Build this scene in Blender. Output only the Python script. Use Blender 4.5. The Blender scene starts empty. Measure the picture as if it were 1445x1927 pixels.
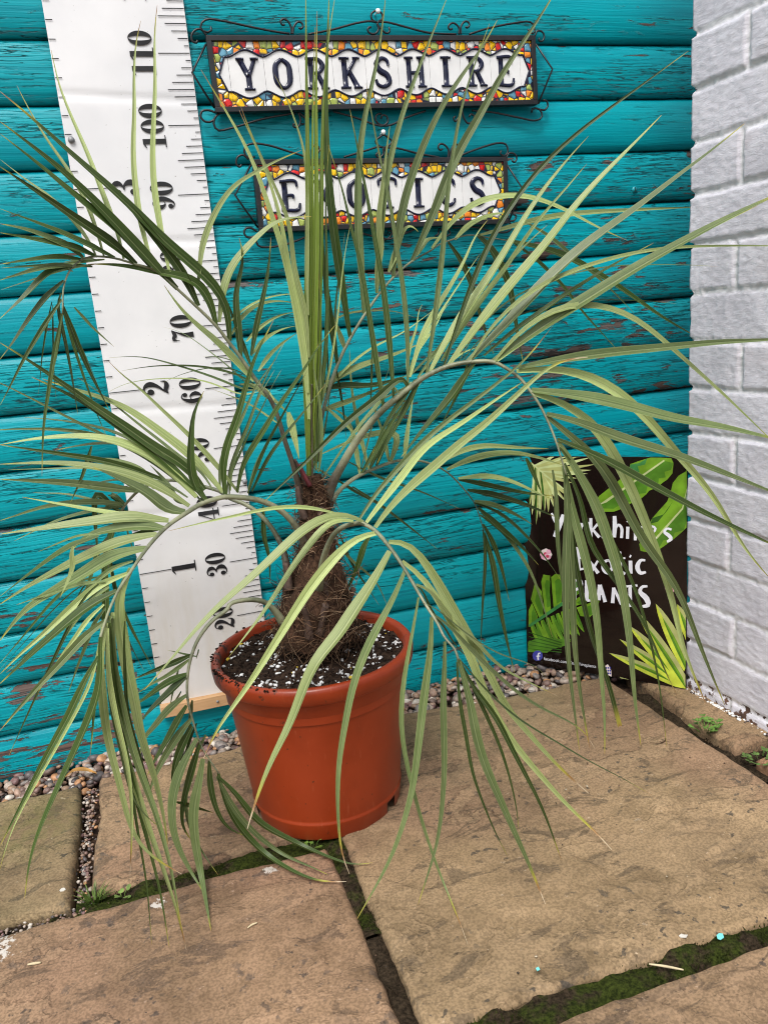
import bpy, bmesh, math, random
from mathutils import Vector, Matrix, noise
R = math.radians
random.seed(7)
sc = bpy.context.scene
COL = sc.collection

# ------------------------------------------------------------------ camera
CAM_LOC = Vector((-0.06613, -1.38199, 0.70548))
CAM_ROT = (1.32602, 0.08242, -0.29966)
FPX, PW, PH = 1506.076, 1445.0, 1927.0
cam = bpy.data.cameras.new("camera")
cam.sensor_fit = 'HORIZONTAL'
cam.sensor_width = 36.0
cam.lens = 36.0 * FPX / PW
cam.clip_start = 0.02
cam.clip_end = 100.0
cam_o = bpy.data.objects.new("camera", cam)
cam_o.location = CAM_LOC
cam_o.rotation_euler = CAM_ROT
COL.objects.link(cam_o)
sc.camera = cam_o

# ------------------------------------------------------------------ sky, sun, exposure
SUN_EL, SUN_AZ = R(58), R(212)          # overcast: a large soft sun high behind the camera
world = bpy.data.worlds.new("World")
sc.world = world
world.use_nodes = True
wn = world.node_tree
for n in list(wn.nodes):
    wn.nodes.remove(n)
sky = wn.nodes.new('ShaderNodeTexSky')
sky.sky_type = 'NISHITA'
sky.sun_disc = False
sky.sun_elevation = SUN_EL
sky.sun_rotation = SUN_AZ
sky.dust_density = 4.0
sky.air_density = 1.2
hs = wn.nodes.new('ShaderNodeHueSaturation')
hs.inputs['Saturation'].default_value = 0.28
bg = wn.nodes.new('ShaderNodeBackground')
bg.inputs['Strength'].default_value = 0.13
wo = wn.nodes.new('ShaderNodeOutputWorld')
wn.links.new(sky.outputs[0], hs.inputs['Color'])
wn.links.new(hs.outputs[0], bg.inputs[0])
wn.links.new(bg.outputs[0], wo.inputs[0])
sl = bpy.data.lights.new("sun", 'SUN')
sl.energy = 2.1
sl.angle = R(22)
sl.color = (1.0, 0.97, 0.93)
so = bpy.data.objects.new("sun", sl)
dirv = Vector((math.sin(SUN_AZ) * math.cos(SUN_EL), math.cos(SUN_AZ) * math.cos(SUN_EL), math.sin(SUN_EL)))
so.rotation_euler = dirv.to_track_quat('Z', 'Y').to_euler()
so.location = (-1, -3, 4)
COL.objects.link(so)
sc.view_settings.view_transform = 'Standard'
sc.view_settings.look = 'None'
sc.view_settings.exposure = 0.50
sc.view_settings.gamma = 1.0
sc.cycles.use_denoising = True
sc.cycles.denoising_prefilter = 'ACCURATE'
sc.cycles.filter_width = 1.1
sc.cycles.max_bounces = 8
sc.cycles.diffuse_bounces = 4
sc.cycles.sample_clamp_indirect = 4.0
sc.cycles.use_adaptive_sampling = False

# ------------------------------------------------------------------ helpers
CM = Matrix.Identity(3)
from mathutils import Euler
CM = Euler(CAM_ROT, 'XYZ').to_matrix()

def ray(u, v):
    return CM @ Vector(((u - PW / 2) / FPX, -(v - PH / 2) / FPX, -1.0))

def at(u, v, y):
    """world point seen at photo pixel (u, v) at world depth y"""
    d = ray(u, v)
    return CAM_LOC + d * ((y - CAM_LOC.y) / d.y)

def on_ground(u, v, z=0.0):
    d = ray(u, v)
    return CAM_LOC + d * ((z - CAM_LOC.z) / d.z)

class MB:
    def __init__(self):
        self.v, self.f, self.m, self.uv, self.sm, self.c = [], [], [], [], [], []
    def vert(self, p):
        self.v.append(tuple(p)); return len(self.v) - 1
    def face(self, idx, mat=0, uv=None, smooth=True, col=None):
        self.f.append(tuple(idx)); self.m.append(mat); self.uv.append(uv); self.sm.append(smooth); self.c.append(col)
    def box(self, lo, hi, mat=0, smooth=False):
        x0, y0, z0 = lo; x1, y1, z1 = hi
        b = len(self.v)
        for p in ((x0,y0,z0),(x1,y0,z0),(x1,y1,z0),(x0,y1,z0),(x0,y0,z1),(x1,y0,z1),(x1,y1,z1),(x0,y1,z1)):
            self.v.append(p)
        for q in ((0,3,2,1),(4,5,6,7),(0,1,5,4),(1,2,6,5),(2,3,7,6),(3,0,4,7)):
            self.face([b + i for i in q], mat, None, smooth)
    def tube(self, pts, rad, n=8, mat=0, cap=True, flat=1.0):
        pts = [Vector(p) for p in pts]
        k = len(pts)
        rad = rad if hasattr(rad, '__len__') else [rad] * k
        T = [(pts[min(i + 1, k - 1)] - pts[max(i - 1, 0)]).normalized() for i in range(k)]
        up = Vector((0, 0, 1)) if abs(T[0].z) < .9 else Vector((1, 0, 0))
        N = (up - T[0] * up.dot(T[0])).normalized()
        b0 = len(self.v)
        for i in range(k):
            N = (N - T[i] * N.dot(T[i]))
            N = N.normalized() if N.length > 1e-6 else Vector((1, 0, 0))
            B = T[i].cross(N)
            for j in range(n):
                a = 2 * math.pi * j / n
                self.v.append(tuple(pts[i] + (N * math.cos(a) * flat + B * math.sin(a)) * rad[i]))
        for i in range(k - 1):
            for j in range(n):
                a = b0 + i * n + j; b = b0 + i * n + (j + 1) % n
                self.face((a, b, b + n, a + n), mat, [(j / n, i / (k - 1)), ((j + 1) / n, i / (k - 1)), ((j + 1) / n, (i + 1) / (k - 1)), (j / n, (i + 1) / (k - 1))])
        if cap:
            self.face([b0 + j for j in range(n)][::-1], mat)
            self.face([b0 + (k - 1) * n + j for j in range(n)], mat)
    def lathe(self, prof, c, n=64, mat=0):
        b0 = len(self.v)
        for r, z in prof:
            for j in range(n):
                a = 2 * math.pi * j / n
                self.v.append((c[0] + r * math.cos(a), c[1] + r * math.sin(a), c[2] + z))
        for i in range(len(prof) - 1):
            for j in range(n):
                a = b0 + i * n + j; b = b0 + i * n + (j + 1) % n
                self.face((a, b, b + n, a + n), mat)
    def build(self, name, mats, parent=None, bevel=0.0):
        me = bpy.data.meshes.new(name)
        me.from_pydata(self.v, [], self.f)
        mats = mats if isinstance(mats, (list, tuple)) else [mats]
        for m in mats:
            me.materials.append(m)
        me.polygons.foreach_set('material_index', self.m)
        me.polygons.foreach_set('use_smooth', self.sm)
        if any(u is not None for u in self.uv):
            ul = me.uv_layers.new(name='UVMap')
            i = 0
            for f, u in zip(self.f, self.uv):
                for k in range(len(f)):
                    ul.data[i].uv = u[k] if u is not None else (0.0, 0.0)
                    i += 1
        if any(c is not None for c in self.c):
            ca = me.color_attributes.new(name='tint', type='FLOAT_COLOR', domain='CORNER')
            i = 0
            for f, c in zip(self.f, self.c):
                for k in range(len(f)):
                    ca.data[i].color = (*(c or (1, 1, 1)), 1)
                    i += 1
        me.update()
        o = bpy.data.objects.new(name, me)
        COL.objects.link(o)
        if bevel:
            md = o.modifiers.new('bevel', 'BEVEL'); md.width = bevel; md.segments = 2; md.limit_method = 'ANGLE'
        if parent is not None:
            o.parent = parent
            o.matrix_parent_inverse = Matrix.Translation(-parent.location) if parent.type == 'EMPTY' else Matrix.Identity(4)
        return o

def tag(o, label=None, cat=None, group=None, kind=None):
    if label: o['label'] = label
    if cat: o['category'] = cat
    if group: o['group'] = group
    if kind: o['kind'] = kind
    return o

def thing(name, label, cat, loc, group=None):
    o = bpy.data.objects.new(name, None)
    o.empty_display_size = 0.05
    o.location = loc
    COL.objects.link(o)
    return tag(o, label, cat, group)

def spline(pts, n):
    """Catmull-Rom through pts (tuples or Vectors), resampled evenly to n points"""
    P = [Vector(p) for p in pts]
    if len(P) == 2:
        return [P[0].lerp(P[1], i / (n - 1)) for i in range(n)]
    P = [P[0] * 2 - P[1]] + P + [P[-1] * 2 - P[-2]]
    dense = []
    for i in range(1, len(P) - 2):
        p0, p1, p2, p3 = P[i - 1:i + 3]
        def tj(ti, a, b): return ti + max((b - a).length, 1e-9) ** 0.5
        t0 = 0.0; t1 = tj(t0, p0, p1); t2 = tj(t1, p1, p2); t3 = tj(t2, p2, p3)
        for s in range(12):
            t = t1 + (t2 - t1) * s / 12
            A1 = p0 * ((t1 - t) / (t1 - t0)) + p1 * ((t - t0) / (t1 - t0))
            A2 = p1 * ((t2 - t) / (t2 - t1)) + p2 * ((t - t1) / (t2 - t1))
            A3 = p2 * ((t3 - t) / (t3 - t2)) + p3 * ((t - t2) / (t3 - t2))
            B1 = A1 * ((t2 - t) / (t2 - t0)) + A2 * ((t - t0) / (t2 - t0))
            B2 = A2 * ((t3 - t) / (t3 - t1)) + A3 * ((t - t1) / (t3 - t1))
            dense.append(B1 * ((t2 - t) / (t2 - t1)) + B2 * ((t - t1) / (t2 - t1)))
    dense.append(P[-2].copy())
    L = [0.0]
    for a, b in zip(dense, dense[1:]):
        L.append(L[-1] + (b - a).length)
    out, j = [], 0
    for i in range(n):
        s = L[-1] * i / (n - 1)
        while j < len(L) - 2 and L[j + 1] < s: j += 1
        seg = L[j + 1] - L[j]
        out.append(dense[j].lerp(dense[j + 1], (s - L[j]) / seg if seg > 1e-12 else 0))
    return out

# ------------------------------------------------------------------ node helpers
class NT:
    def __init__(self, name):
        self.mat = bpy.data.materials.new(name)
        self.mat.use_nodes = True
        self.t = self.mat.node_tree
        self.bsdf = self.t.nodes['Principled BSDF']
        self.out = self.t.nodes['Material Output']
    def n(self, kind, **kw):
        nd = self.t.nodes.new(kind)
        for k, v in kw.items(): setattr(nd, k, v)
        return nd
    def put(self, sock, v):
        if hasattr(v, 'is_output') or isinstance(v, bpy.types.NodeSocket): self.t.links.new(v, sock)
        else: sock.default_value = v
    def coords(self, scale=(1, 1, 1), loc=(0, 0, 0), which='Object'):
        c = self.n('ShaderNodeTexCoord'); m = self.n('ShaderNodeMapping')
        self.t.links.new(c.outputs[which], m.inputs[0])
        m.inputs['Scale'].default_value = scale; m.inputs['Location'].default_value = loc
        return m.outputs[0]
    def noise(self, vec, scale=5, detail=4, rough=.5, dist=0.0, out=0):
        nd = self.n('ShaderNodeTexNoise')
        if vec is not None: self.t.links.new(vec, nd.inputs['Vector'])
        nd.inputs['Scale'].default_value = scale; nd.inputs['Detail'].default_value = detail
        nd.inputs['Roughness'].default_value = rough; nd.inputs['Distortion'].default_value = dist
        return nd.outputs[out]
    def vor(self, vec, scale=5, feature='F1', out='Distance', rand=1.0):
        nd = self.n('ShaderNodeTexVoronoi', feature=feature)
        if vec is not None: self.t.links.new(vec, nd.inputs['Vector'])
        nd.inputs['Scale'].default_value = scale
        nd.inputs['Randomness'].default_value = rand
        return nd.outputs[out]
    def math(self, op, a, b=0.0, clamp=False):
        nd = self.n('ShaderNodeMath', operation=op, use_clamp=clamp)
        self.put(nd.inputs[0], a); self.put(nd.inputs[1], b)
        return nd.outputs[0]
    def step(self, v, lo, hi, o0=0.0, o1=1.0):
        nd = self.n('ShaderNodeMapRange', interpolation_type='SMOOTHSTEP')
        self.put(nd.inputs['Value'], v)
        nd.inputs['From Min'].default_value = lo; nd.inputs['From Max'].default_value = hi
        nd.inputs['To Min'].default_value = o0; nd.inputs['To Max'].default_value = o1
        return nd.outputs[0]
    def mix(self, f, a, b, blend='MIX'):
        nd = self.n('ShaderNodeMix', data_type='RGBA', blend_type=blend)
        self.put(nd.inputs[0], f)
        for s, v in ((nd.inputs[6], a), (nd.inputs[7], b)):
            if isinstance(v, tuple): s.default_value = (*v[:3], 1)
            else: self.t.links.new(v, s)
        return nd.outputs[2]
    def ramp(self, f, stops, interp='LINEAR'):
        nd = self.n('ShaderNodeValToRGB'); cr = nd.color_ramp; cr.interpolation = interp
        while len(cr.elements) < len(stops): cr.elements.new(0.5)
        for e, (p, c) in zip(cr.elements, stops):
            e.position = p; e.color = (*c, 1)
        self.put(nd.inputs[0], f)
        return nd.outputs[0]
    def sep(self, vec):
        nd = self.n('ShaderNodeSeparateXYZ'); self.t.links.new(vec, nd.inputs[0]); return nd.outputs
    def comb(self, x, y, z):
        nd = self.n('ShaderNodeCombineXYZ')
        for s, v in zip(nd.inputs, (x, y, z)): self.put(s, v)
        return nd.outputs[0]
    def bump(self, h, strength=.3, dist=.002, normal=None):
        nd = self.n('ShaderNodeBump'); nd.inputs['Strength'].default_value = strength
        nd.inputs['Distance'].default_value = dist
        self.put(nd.inputs['Height'], h)
        if normal is not None: self.t.links.new(normal, nd.inputs['Normal'])
        self.t.links.new(nd.outputs[0], self.bsdf.inputs['Normal'])
        return nd.outputs[0]
    def base(self, c, rough=.5, spec=.5):
        if isinstance(c, tuple): self.bsdf.inputs['Base Color'].default_value = (*c, 1)
        else: self.t.links.new(c, self.bsdf.inputs['Base Color'])
        self.put(self.bsdf.inputs['Roughness'], rough)
        self.bsdf.inputs['Specular IOR Level'].default_value = spec
        return self.mat

def plain(name, c, rough=.5, spec=.5, var=.12, scale=60):
    t = NT(name)
    nz = t.noise(t.coords(), scale, 4)
    f = t.step(nz, .3, .7)
    a = tuple(x * (1 - var) for x in c); b = tuple(min(1, x * (1 + var)) for x in c)
    return t.base(t.mix(f, a, b), rough, spec)
# ------------------------------------------------------------------ materials of the setting
def mat_timber():
    t = NT('turquoise_paint')
    co = t.coords()
    x, y, z = t.sep(co)
    board = t.math('FLOOR', t.math('DIVIDE', t.math('ADD', z, 1.0 - 0.04062), 0.08886))
    off = t.math('MULTIPLY', t.math('FRACT', t.math('MULTIPLY', board, 0.61803)), 7.0)
    xx = t.math('ADD', x, off)
    at_ = t.n('ShaderNodeAttribute', attribute_name='tint')
    wear, ck, _z = t.sep(at_.outputs['Color'])
    # slow warp so the grain runs in gentle waves
    warp = t.math('MULTIPLY', t.noise(t.comb(t.math('MULTIPLY', xx, 3.0), 0.0, t.math('MULTIPLY', z, 6.0)), 1.0, 2), 0.02)
    zz = t.math('ADD', z, warp)
    g1 = t.noise(t.comb(t.math('MULTIPLY', xx, 3.0), 0.0, t.math('MULTIPLY', zz, 150.0)), 1.0, 6, .6)
    g2 = t.noise(t.comb(t.math('MULTIPLY', xx, 9.0), 3.0, t.math('MULTIPLY', zz, 420.0)), 1.0, 3, .5)
    patch = t.noise(t.comb(t.math('MULTIPLY', xx, 2.3), 7.0, t.math('MULTIPLY', z, 14.0)), 1.0, 3, .5)
    # hairline cracks along the grain
    c1 = t.noise(t.comb(t.math('MULTIPLY', xx, 4.5), 1.0, t.math('MULTIPLY', zz, 95.0)), 1.0, 4, .55)
    line = t.math('SUBTRACT', 1.0, t.step(t.math('ABSOLUTE', t.math('SUBTRACT', c1, 0.5)), 0.002, 0.012))
    pw = t.math('ADD', patch, t.math('MULTIPLY', ck, 0.33))
    crack = t.math('MULTIPLY', line, t.step(pw, 0.60, 0.72))
    c2 = t.noise(t.comb(t.math('MULTIPLY', xx, 7.0), 9.0, t.math('MULTIPLY', zz, 210.0)), 1.0, 3, .5)
    line2 = t.math('SUBTRACT', 1.0, t.step(t.math('ABSOLUTE', t.math('SUBTRACT', c2, 0.52)), 0.003, 0.018))
    crack = t.math('MAXIMUM', crack, t.math('MULTIPLY', line2, t.step(pw, 0.66, 0.80, 0, .75)))
    # flaked paint
    pn = t.noise(t.comb(t.math('MULTIPLY', xx, 11.0), 5.0, t.math('MULTIPLY', zz, 62.0)), 1.0, 7, .62, 0.35)
    big = t.noise(t.comb(t.math('MULTIPLY', xx, 3.2), 11.0, t.math('MULTIPLY', z, 20.0)), 1.0, 2, .5)
    thr = t.math('ADD', pn, t.math('ADD', t.math('MULTIPLY', t.math('SUBTRACT', big, 0.5), 0.42), t.math('MULTIPLY', wear, 0.130)))
    peel = t.step(thr, 0.700, 0.715)
    rim = t.math('SUBTRACT', t.step(thr, 0.672, 0.700), peel)
    paint = t.mix(t.step(g1, .3, .7), (0.0004, 0.212, 0.270), (0.0006, 0.310, 0.370))
    paint = t.mix(t.math('MULTIPLY', t.step(patch, .35, .65), 0.35), paint, (0.001, 0.385, 0.425))
    paint = t.mix(t.math('MULTIPLY', rim, .30), paint, (0.03, 0.46, 0.50))
    wood = t.mix(t.step(g1, .35, .65), (0.045, 0.030, 0.027), (0.155, 0.100, 0.082))
    wood = t.mix(t.step(patch, .4, .7), wood, (0.12, 0.115, 0.115))
    col = t.mix(peel, paint, wood)
    col = t.mix(t.math('MULTIPLY', crack, .78), col, (0.006, 0.020, 0.024))
    spk = t.step(t.noise(t.coords((1, 1, 1), (3, 1, 2)), 240, 2), .765, .79)
    col = t.mix(t.math('MULTIPLY', spk, .55), col, (.25, .5, .5))
    h = t.math('ADD', t.math('MULTIPLY', g1, .5), t.math('MULTIPLY', g2, t.math('ADD', .22, t.math('MULTIPLY', wear, .3))))
    h = t.math('SUBTRACT', h, t.math('MULTIPLY', peel, .7))
    h = t.math('ADD', h, t.math('MULTIPLY', rim, .35))
    h = t.math('SUBTRACT', h, t.math('MULTIPLY', crack, 1.1))
    t.bump(h, .9, .0019)
    return t.base(col, t.math('ADD', .36, t.math('MULTIPLY', peel, .45)), .20)

def mat_brick():
    t = NT('white_masonry_paint')
    co = t.coords()
    at_ = t.n('ShaderNodeAttribute', attribute_name='tint')
    mort, rnd, low = t.sep(at_.outputs['Color'])
    x, y, z = t.sep(co)
    br = t.noise(t.comb(t.math('MULTIPLY', x, 38.0), t.math('MULTIPLY', y, 38.0), t.math('MULTIPLY', z, 210.0)), 1.0, 6, .65, 2.2)
    blot = t.noise(co, 14, 5, .6)
    f = t.math('ADD', t.math('MULTIPLY', br, .6), t.math('MULTIPLY', blot, .5))
    col = t.mix(t.step(f, .40, .70), (0.54, 0.52, 0.578), (0.73, 0.712, 0.775))
    col = t.mix(t.math('MULTIPLY', t.step(blot, .50, .68), t.math('MULTIPLY', rnd, .5)), col, (0.42, 0.35, 0.37))
    white = t.mix(t.step(t.noise(co, 40, 4), .3, .7), (0.62, 0.62, 0.62), (0.80, 0.80, 0.78))
    col = t.mix(t.math('MULTIPLY', mort, .50), col, white)
    dirt = t.step(t.noise(t.coords((1, 1, 1), (5, 2, 9)), 26, 4, .6), .725, .76)
    col = t.mix(t.math('MULTIPLY', dirt, .8), col, (.09, .055, .04))
    dab = t.step(t.noise(t.coords((1, 1, 1), (1, 7, 3)), 30, 6, .7), .60, .70)
    col = t.mix(t.math('MULTIPLY', dab, .5), col, (.66, .66, .67))
    bare = t.mix(t.step(blot, .4, .6), (.05, .028, .022), (.13, .07, .05))
    chip = t.step(t.noise(co, 55, 5, .65), .50, .54)
    col = t.mix(t.math('MULTIPLY', low, chip), col, bare)
    h = t.math('ADD', t.math('MULTIPLY', br, .8), t.math('ADD', t.math('MULTIPLY', t.noise(co, 120, 4), .5), t.math('MULTIPLY', blot, .6)))
    t.bump(h, .40, .0020)
    return t.base(col, .55, .35)

def mat_stone():
    t = NT('sandstone')
    co = t.coords()
    at_ = t.n('ShaderNodeAttribute', attribute_name='tint')
    n1 = t.noise(co, 5, 5, .6)
    n2 = t.noise(co, 34, 6, .65)
    n3 = t.noise(t.coords((1, 1, 1), (4, 1, 0)), 2.2, 3, .5)
    n4 = t.noise(t.coords((1, 2.2, 1), (9, 3, 0)), 11, 7, .68, .8)
    col = t.mix(t.step(n1, .32, .68), (0.138, 0.096, 0.055), (0.265, 0.186, 0.109))
    col = t.mix(t.math('MULTIPLY', t.step(n2, .35, .68), .50), col, (0.300, 0.212, 0.130))
    col = t.mix(t.math('MULTIPLY', t.step(n3, .48, .66), .40), col, (0.235, 0.135, 0.098))
    col = t.mix(t.math('MULTIPLY', t.step(n4, .565, .59), .60), col, (0.082, 0.061, 0.042))
    n5 = t.noise(t.coords((1, 1.5, 1), (2, 5, 0)), 5.5, 9, .62, .5)
    edge = t.math('SUBTRACT', 1.0, t.step(t.math('ABSOLUTE', t.math('SUBTRACT', n5, .53)), .002, .011))
    col = t.mix(t.math('MULTIPLY', edge, t.step(n3, .48, .62, .0, .42)), col, (0.070, 0.050, 0.033))
    col = t.mix(t.math('MULTIPLY', t.step(n5, .528, .545), .36), col, (0.31, 0.22, 0.135))
    spots = t.step(t.noise(t.coords((1, 1, 1), (2, 8, 0)), 70, 3, .55), .61, .67)
    clump = t.step(t.noise(t.coords((1, 1, 1), (6, 2, 0)), 6, 2), .46, .60)
    col = t.mix(t.math('MULTIPLY', t.math('MULTIPLY', spots, clump), .80), col, (0.052, 0.046, 0.040))
    xs_, ys_, _zs = t.sep(co)
    lich = t.math('MULTIPLY', t.step(t.noise(t.coords((1, 1, 1), (1, 4, 6)), 48, 4, .6), .585, .64), t.step(t.math('ADD', xs_, t.math('MULTIPLY', ys_, .15)), .06, -.02))
    lich = t.math('MULTIPLY', lich, t.step(t.noise(t.coords((1, 1, 1), (8, 1, 6)), 7, 3), .40, .56))
    col = t.mix(t.math('MULTIPLY', lich, .62), col, (0.072, 0.062, 0.052))
    pale = t.step(t.noise(t.coords((1, 1, 1), (5, 9, 1)), 95, 4, .62), .665, .71)
    col = t.mix(t.math('MULTIPLY', pale, .45), col, (0.46, 0.37, 0.28))
    grit = t.step(t.noise(co, 330, 2), .36, .62, .78, 1.16)
    col = t.mix(1.0, col, t.comb(grit, grit, grit), 'MULTIPLY')
    col = t.mix(1.0, col, at_.outputs['Color'], 'MULTIPLY')
    # pale spilt paint and lichen where the slab colour's alpha-like blue runs over 1
    x, y, z = t.sep(co)
    def blob(px, py, r):
        dx = t.math('SUBTRACT', x, px); dy = t.math('SUBTRACT', y, py)
        d = t.math('SQRT', t.math('ADD', t.math('MULTIPLY', dx, dx), t.math('MULTIPLY', dy, dy)))
        return t.step(d, r, r * .2)
    spl = t.math('MAXIMUM', blob(-0.345, -0.452, .075), t.math('MAXIMUM', blob(-.14, -.447, .022), blob(0.005, -.44, .020)))
    chips = t.step(t.math('ADD', t.noise(t.coords((1, 1, 1), (3, 3, 3)), 120, 6, .7), t.math('MULTIPLY', spl, .34)), .80, .84)
    col = t.mix(chips, col, (.52, .47, .42))
    alg = t.math('MULTIPLY', blob(-0.33, -.20, .13), t.step(n2, .35, .6))
    col = t.mix(t.math('MULTIPLY', alg, .5), col, (0.125, 0.115, 0.035))
    alg2 = t.math('MULTIPLY', blob(0.45, -.15, .24), t.step(n1, .35, .65))
    col = t.mix(t.math('MULTIPLY', alg2, .5), col, (0.175, 0.135, 0.070))
    h = t.math('ADD', t.math('MULTIPLY', n2, .8), t.math('ADD', t.math('MULTIPLY', t.noise(co, 150, 5, .65), .55), t.math('ADD', t.math('MULTIPLY', n4, 1.3), t.math('MULTIPLY', t.step(n5, .522, .538), 1.9))))
    t.bump(h, .45, .0024)
    return t.base(col, .80, .25)

def mat_soil(name='soil', dark=1.0):
    t = NT(name)
    co = t.coords()
    n = t.noise(co, 90, 8, .7)
    col = t.mix(t.step(n, .3, .7), (0.008 * dark, 0.005 * dark, 0.004 * dark), (0.075 * dark, 0.044 * dark, 0.028 * dark))
    t.bump(n, 1.0, .006)
    return t.base(col, .95, .15)

def mat_tint(name, rough=.5, var=.25, scale=90, spec=.4):
    t = NT(name)
    at_ = t.n('ShaderNodeAttribute', attribute_name='tint')
    co = t.coords()
    n = t.noise(co, scale, 5, .6)
    k = t.step(n, .3, .7, 1 - var, 1 + var)
    col = t.mix(1.0, at_.outputs['Color'], t.comb(k, k, k), 'MULTIPLY')
    t.bump(n, .25, .001)
    return t.base(col, rough, spec)

def mat_moss():
    t = NT('moss')
    co = t.coords()
    n = t.noise(co, 28, 5, .6); m = t.noise(co, 240, 5, .7)
    green = t.mix(t.step(m, .3, .7), (0.008, 0.013, 0.002), (0.050, 0.068, 0.010))
    soil = t.mix(t.step(m, .3, .7), (0.010, 0.007, 0.004), (0.060, 0.042, 0.026))
    at_ = t.n('ShaderNodeAttribute', attribute_name='tint')
    gf = t.sep(at_.outputs['Color'])[0]
    col = t.mix(t.math('MULTIPLY', t.step(t.math('ADD', n, t.math('MULTIPLY', t.math('SUBTRACT', gf, .5), .35)), .42, .58), .92), soil, green)
    t.bump(m, 1.0, .004)
    return t.base(col, .95, .1)

M_TIMBER, M_BRICK, M_STONE = mat_timber(), mat_brick(), mat_stone()
M_GROUND = mat_soil('earth', 1.2)
M_SOIL = mat_soil('potting_compost', .75)
M_PEBBLE = mat_tint('pebble', .48, .3, 130)
M_MOSS = mat_moss()

# ------------------------------------------------------------------ timber wall
ZB, PB = 1.21834, 0.08886            # top edge line and pitch of the boards
WEAR = {-1: .2, 0: .45, 1: .62, 2: .22, 3: .92, 4: .72, 5: .85, 6: .98, 7: .85, 8: .72, 9: .42, 10: .30, 11: .28, 12: .22, 13: .35}
PROF = [(0.0, -.0060), (.015, -.0085), (.05, -.0112), (.13, -.0140), (.28, -.0168), (.46, -.0188), (.62, -.0192), (.76, -.0182), (.87, -.0163), (.935, -.0138), (.962, -.0112), (.975, -.002), (1.0, .004)]
def build_timber():
    mb = MB()
    x0, x1, nx = -1.5, 1.45, 148
    for k in range(-12, 14):
        zt = ZB - k * PB
        w0 = WEAR.get(k, .2 + .5 * ((k * 37) % 10) / 10)
        rows = []
        for i in range(nx + 1):
            x = x0 + (x1 - x0) * i / nx
            dz = .0022 * noise.noise(Vector((x * 2.2, k * 3.1, 0))) + .0007 * noise.noise(Vector((x * 25, k * 3.1, 4)))
            row = []
            for s, yy in PROF:
                wob = .0010 * noise.noise(Vector((x * 5, k * 1.7 + s * 2, 9)))
                row.append(mb.vert((x, yy + wob * (1 if s < .98 else 0), zt - s * PB + dz)))
            rows.append(row)
        for i in range(nx):
            xm = x0 + (x1 - x0) * (i + .5) / nx
            w = w0
            ck = .50 if xm < .32 else .45 + .3 * w0
            if xm < .34: w = w * (.30 + .25 * max(0, xm + .1))
            if k in (0, 2, 11, 12) and xm > .3: ck *= .5
            if xm < -.15 and k >= 9: w = .58 + .13 * (k - 9)
            if xm < -.25 and k >= 13: w = 1.15
            for j in range(len(PROF) - 1):
                mb.face((rows[i][j], rows[i][j + 1], rows[i + 1][j + 1], rows[i + 1][j]), 0, None, True, (w, ck, 0))
    mb.face([mb.vert(p) for p in ((x0, .012, -.05), (x1, .012, -.05), (x1, .012, 2.3), (x0, .012, 2.3))], 0, None, False, (0, 0, 0))
    o = mb.build('timber_wall', M_TIMBER)
    tag(o, 'turquoise painted wall of rounded horizontal timber boards with flaking paint', 'wall')
build_timber()

# ------------------------------------------------------------------ painted brick wall
BO = Vector((0.80078, -0.24877, 0)); BAZ = 0.06845
BD = Vector((math.sin(BAZ), -math.cos(BAZ), 0)); BN = Vector((-math.cos(BAZ), -math.sin(BAZ), 0))
BZ = 1.14393                          # bed joint reference
def brick_at(L, z):
    """signed distance inside its brick, brick id"""
    L += .0025 * noise.noise(Vector((L * 9, z * 9, 3)))
    z += .0030 * noise.noise(Vector((L * 5, z * 7, 7))) + .0012 * noise.noise(Vector((L * 40, z * 40, 1)))
    c = math.floor((BZ - z) / .075)
    zz = (BZ - z) / .075 - c
    dz = min(zz, 1 - zz) * .075
    j0 = .103 + .008 * math.sin(c * 2.1) if c % 2 == 1 else .215
    if L < j0: i, a, b = 0, -.03, j0
    else:
        i = math.floor((L - j0) / .225) + 1
        a = j0 + (i - 1) * .225; b = a + .225
    dl = min(L - a, b - L)
    return min(dz, dl) - .0040 + .0012 * noise.noise(Vector((L * 60, z * 60, 21))), c, i
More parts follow.
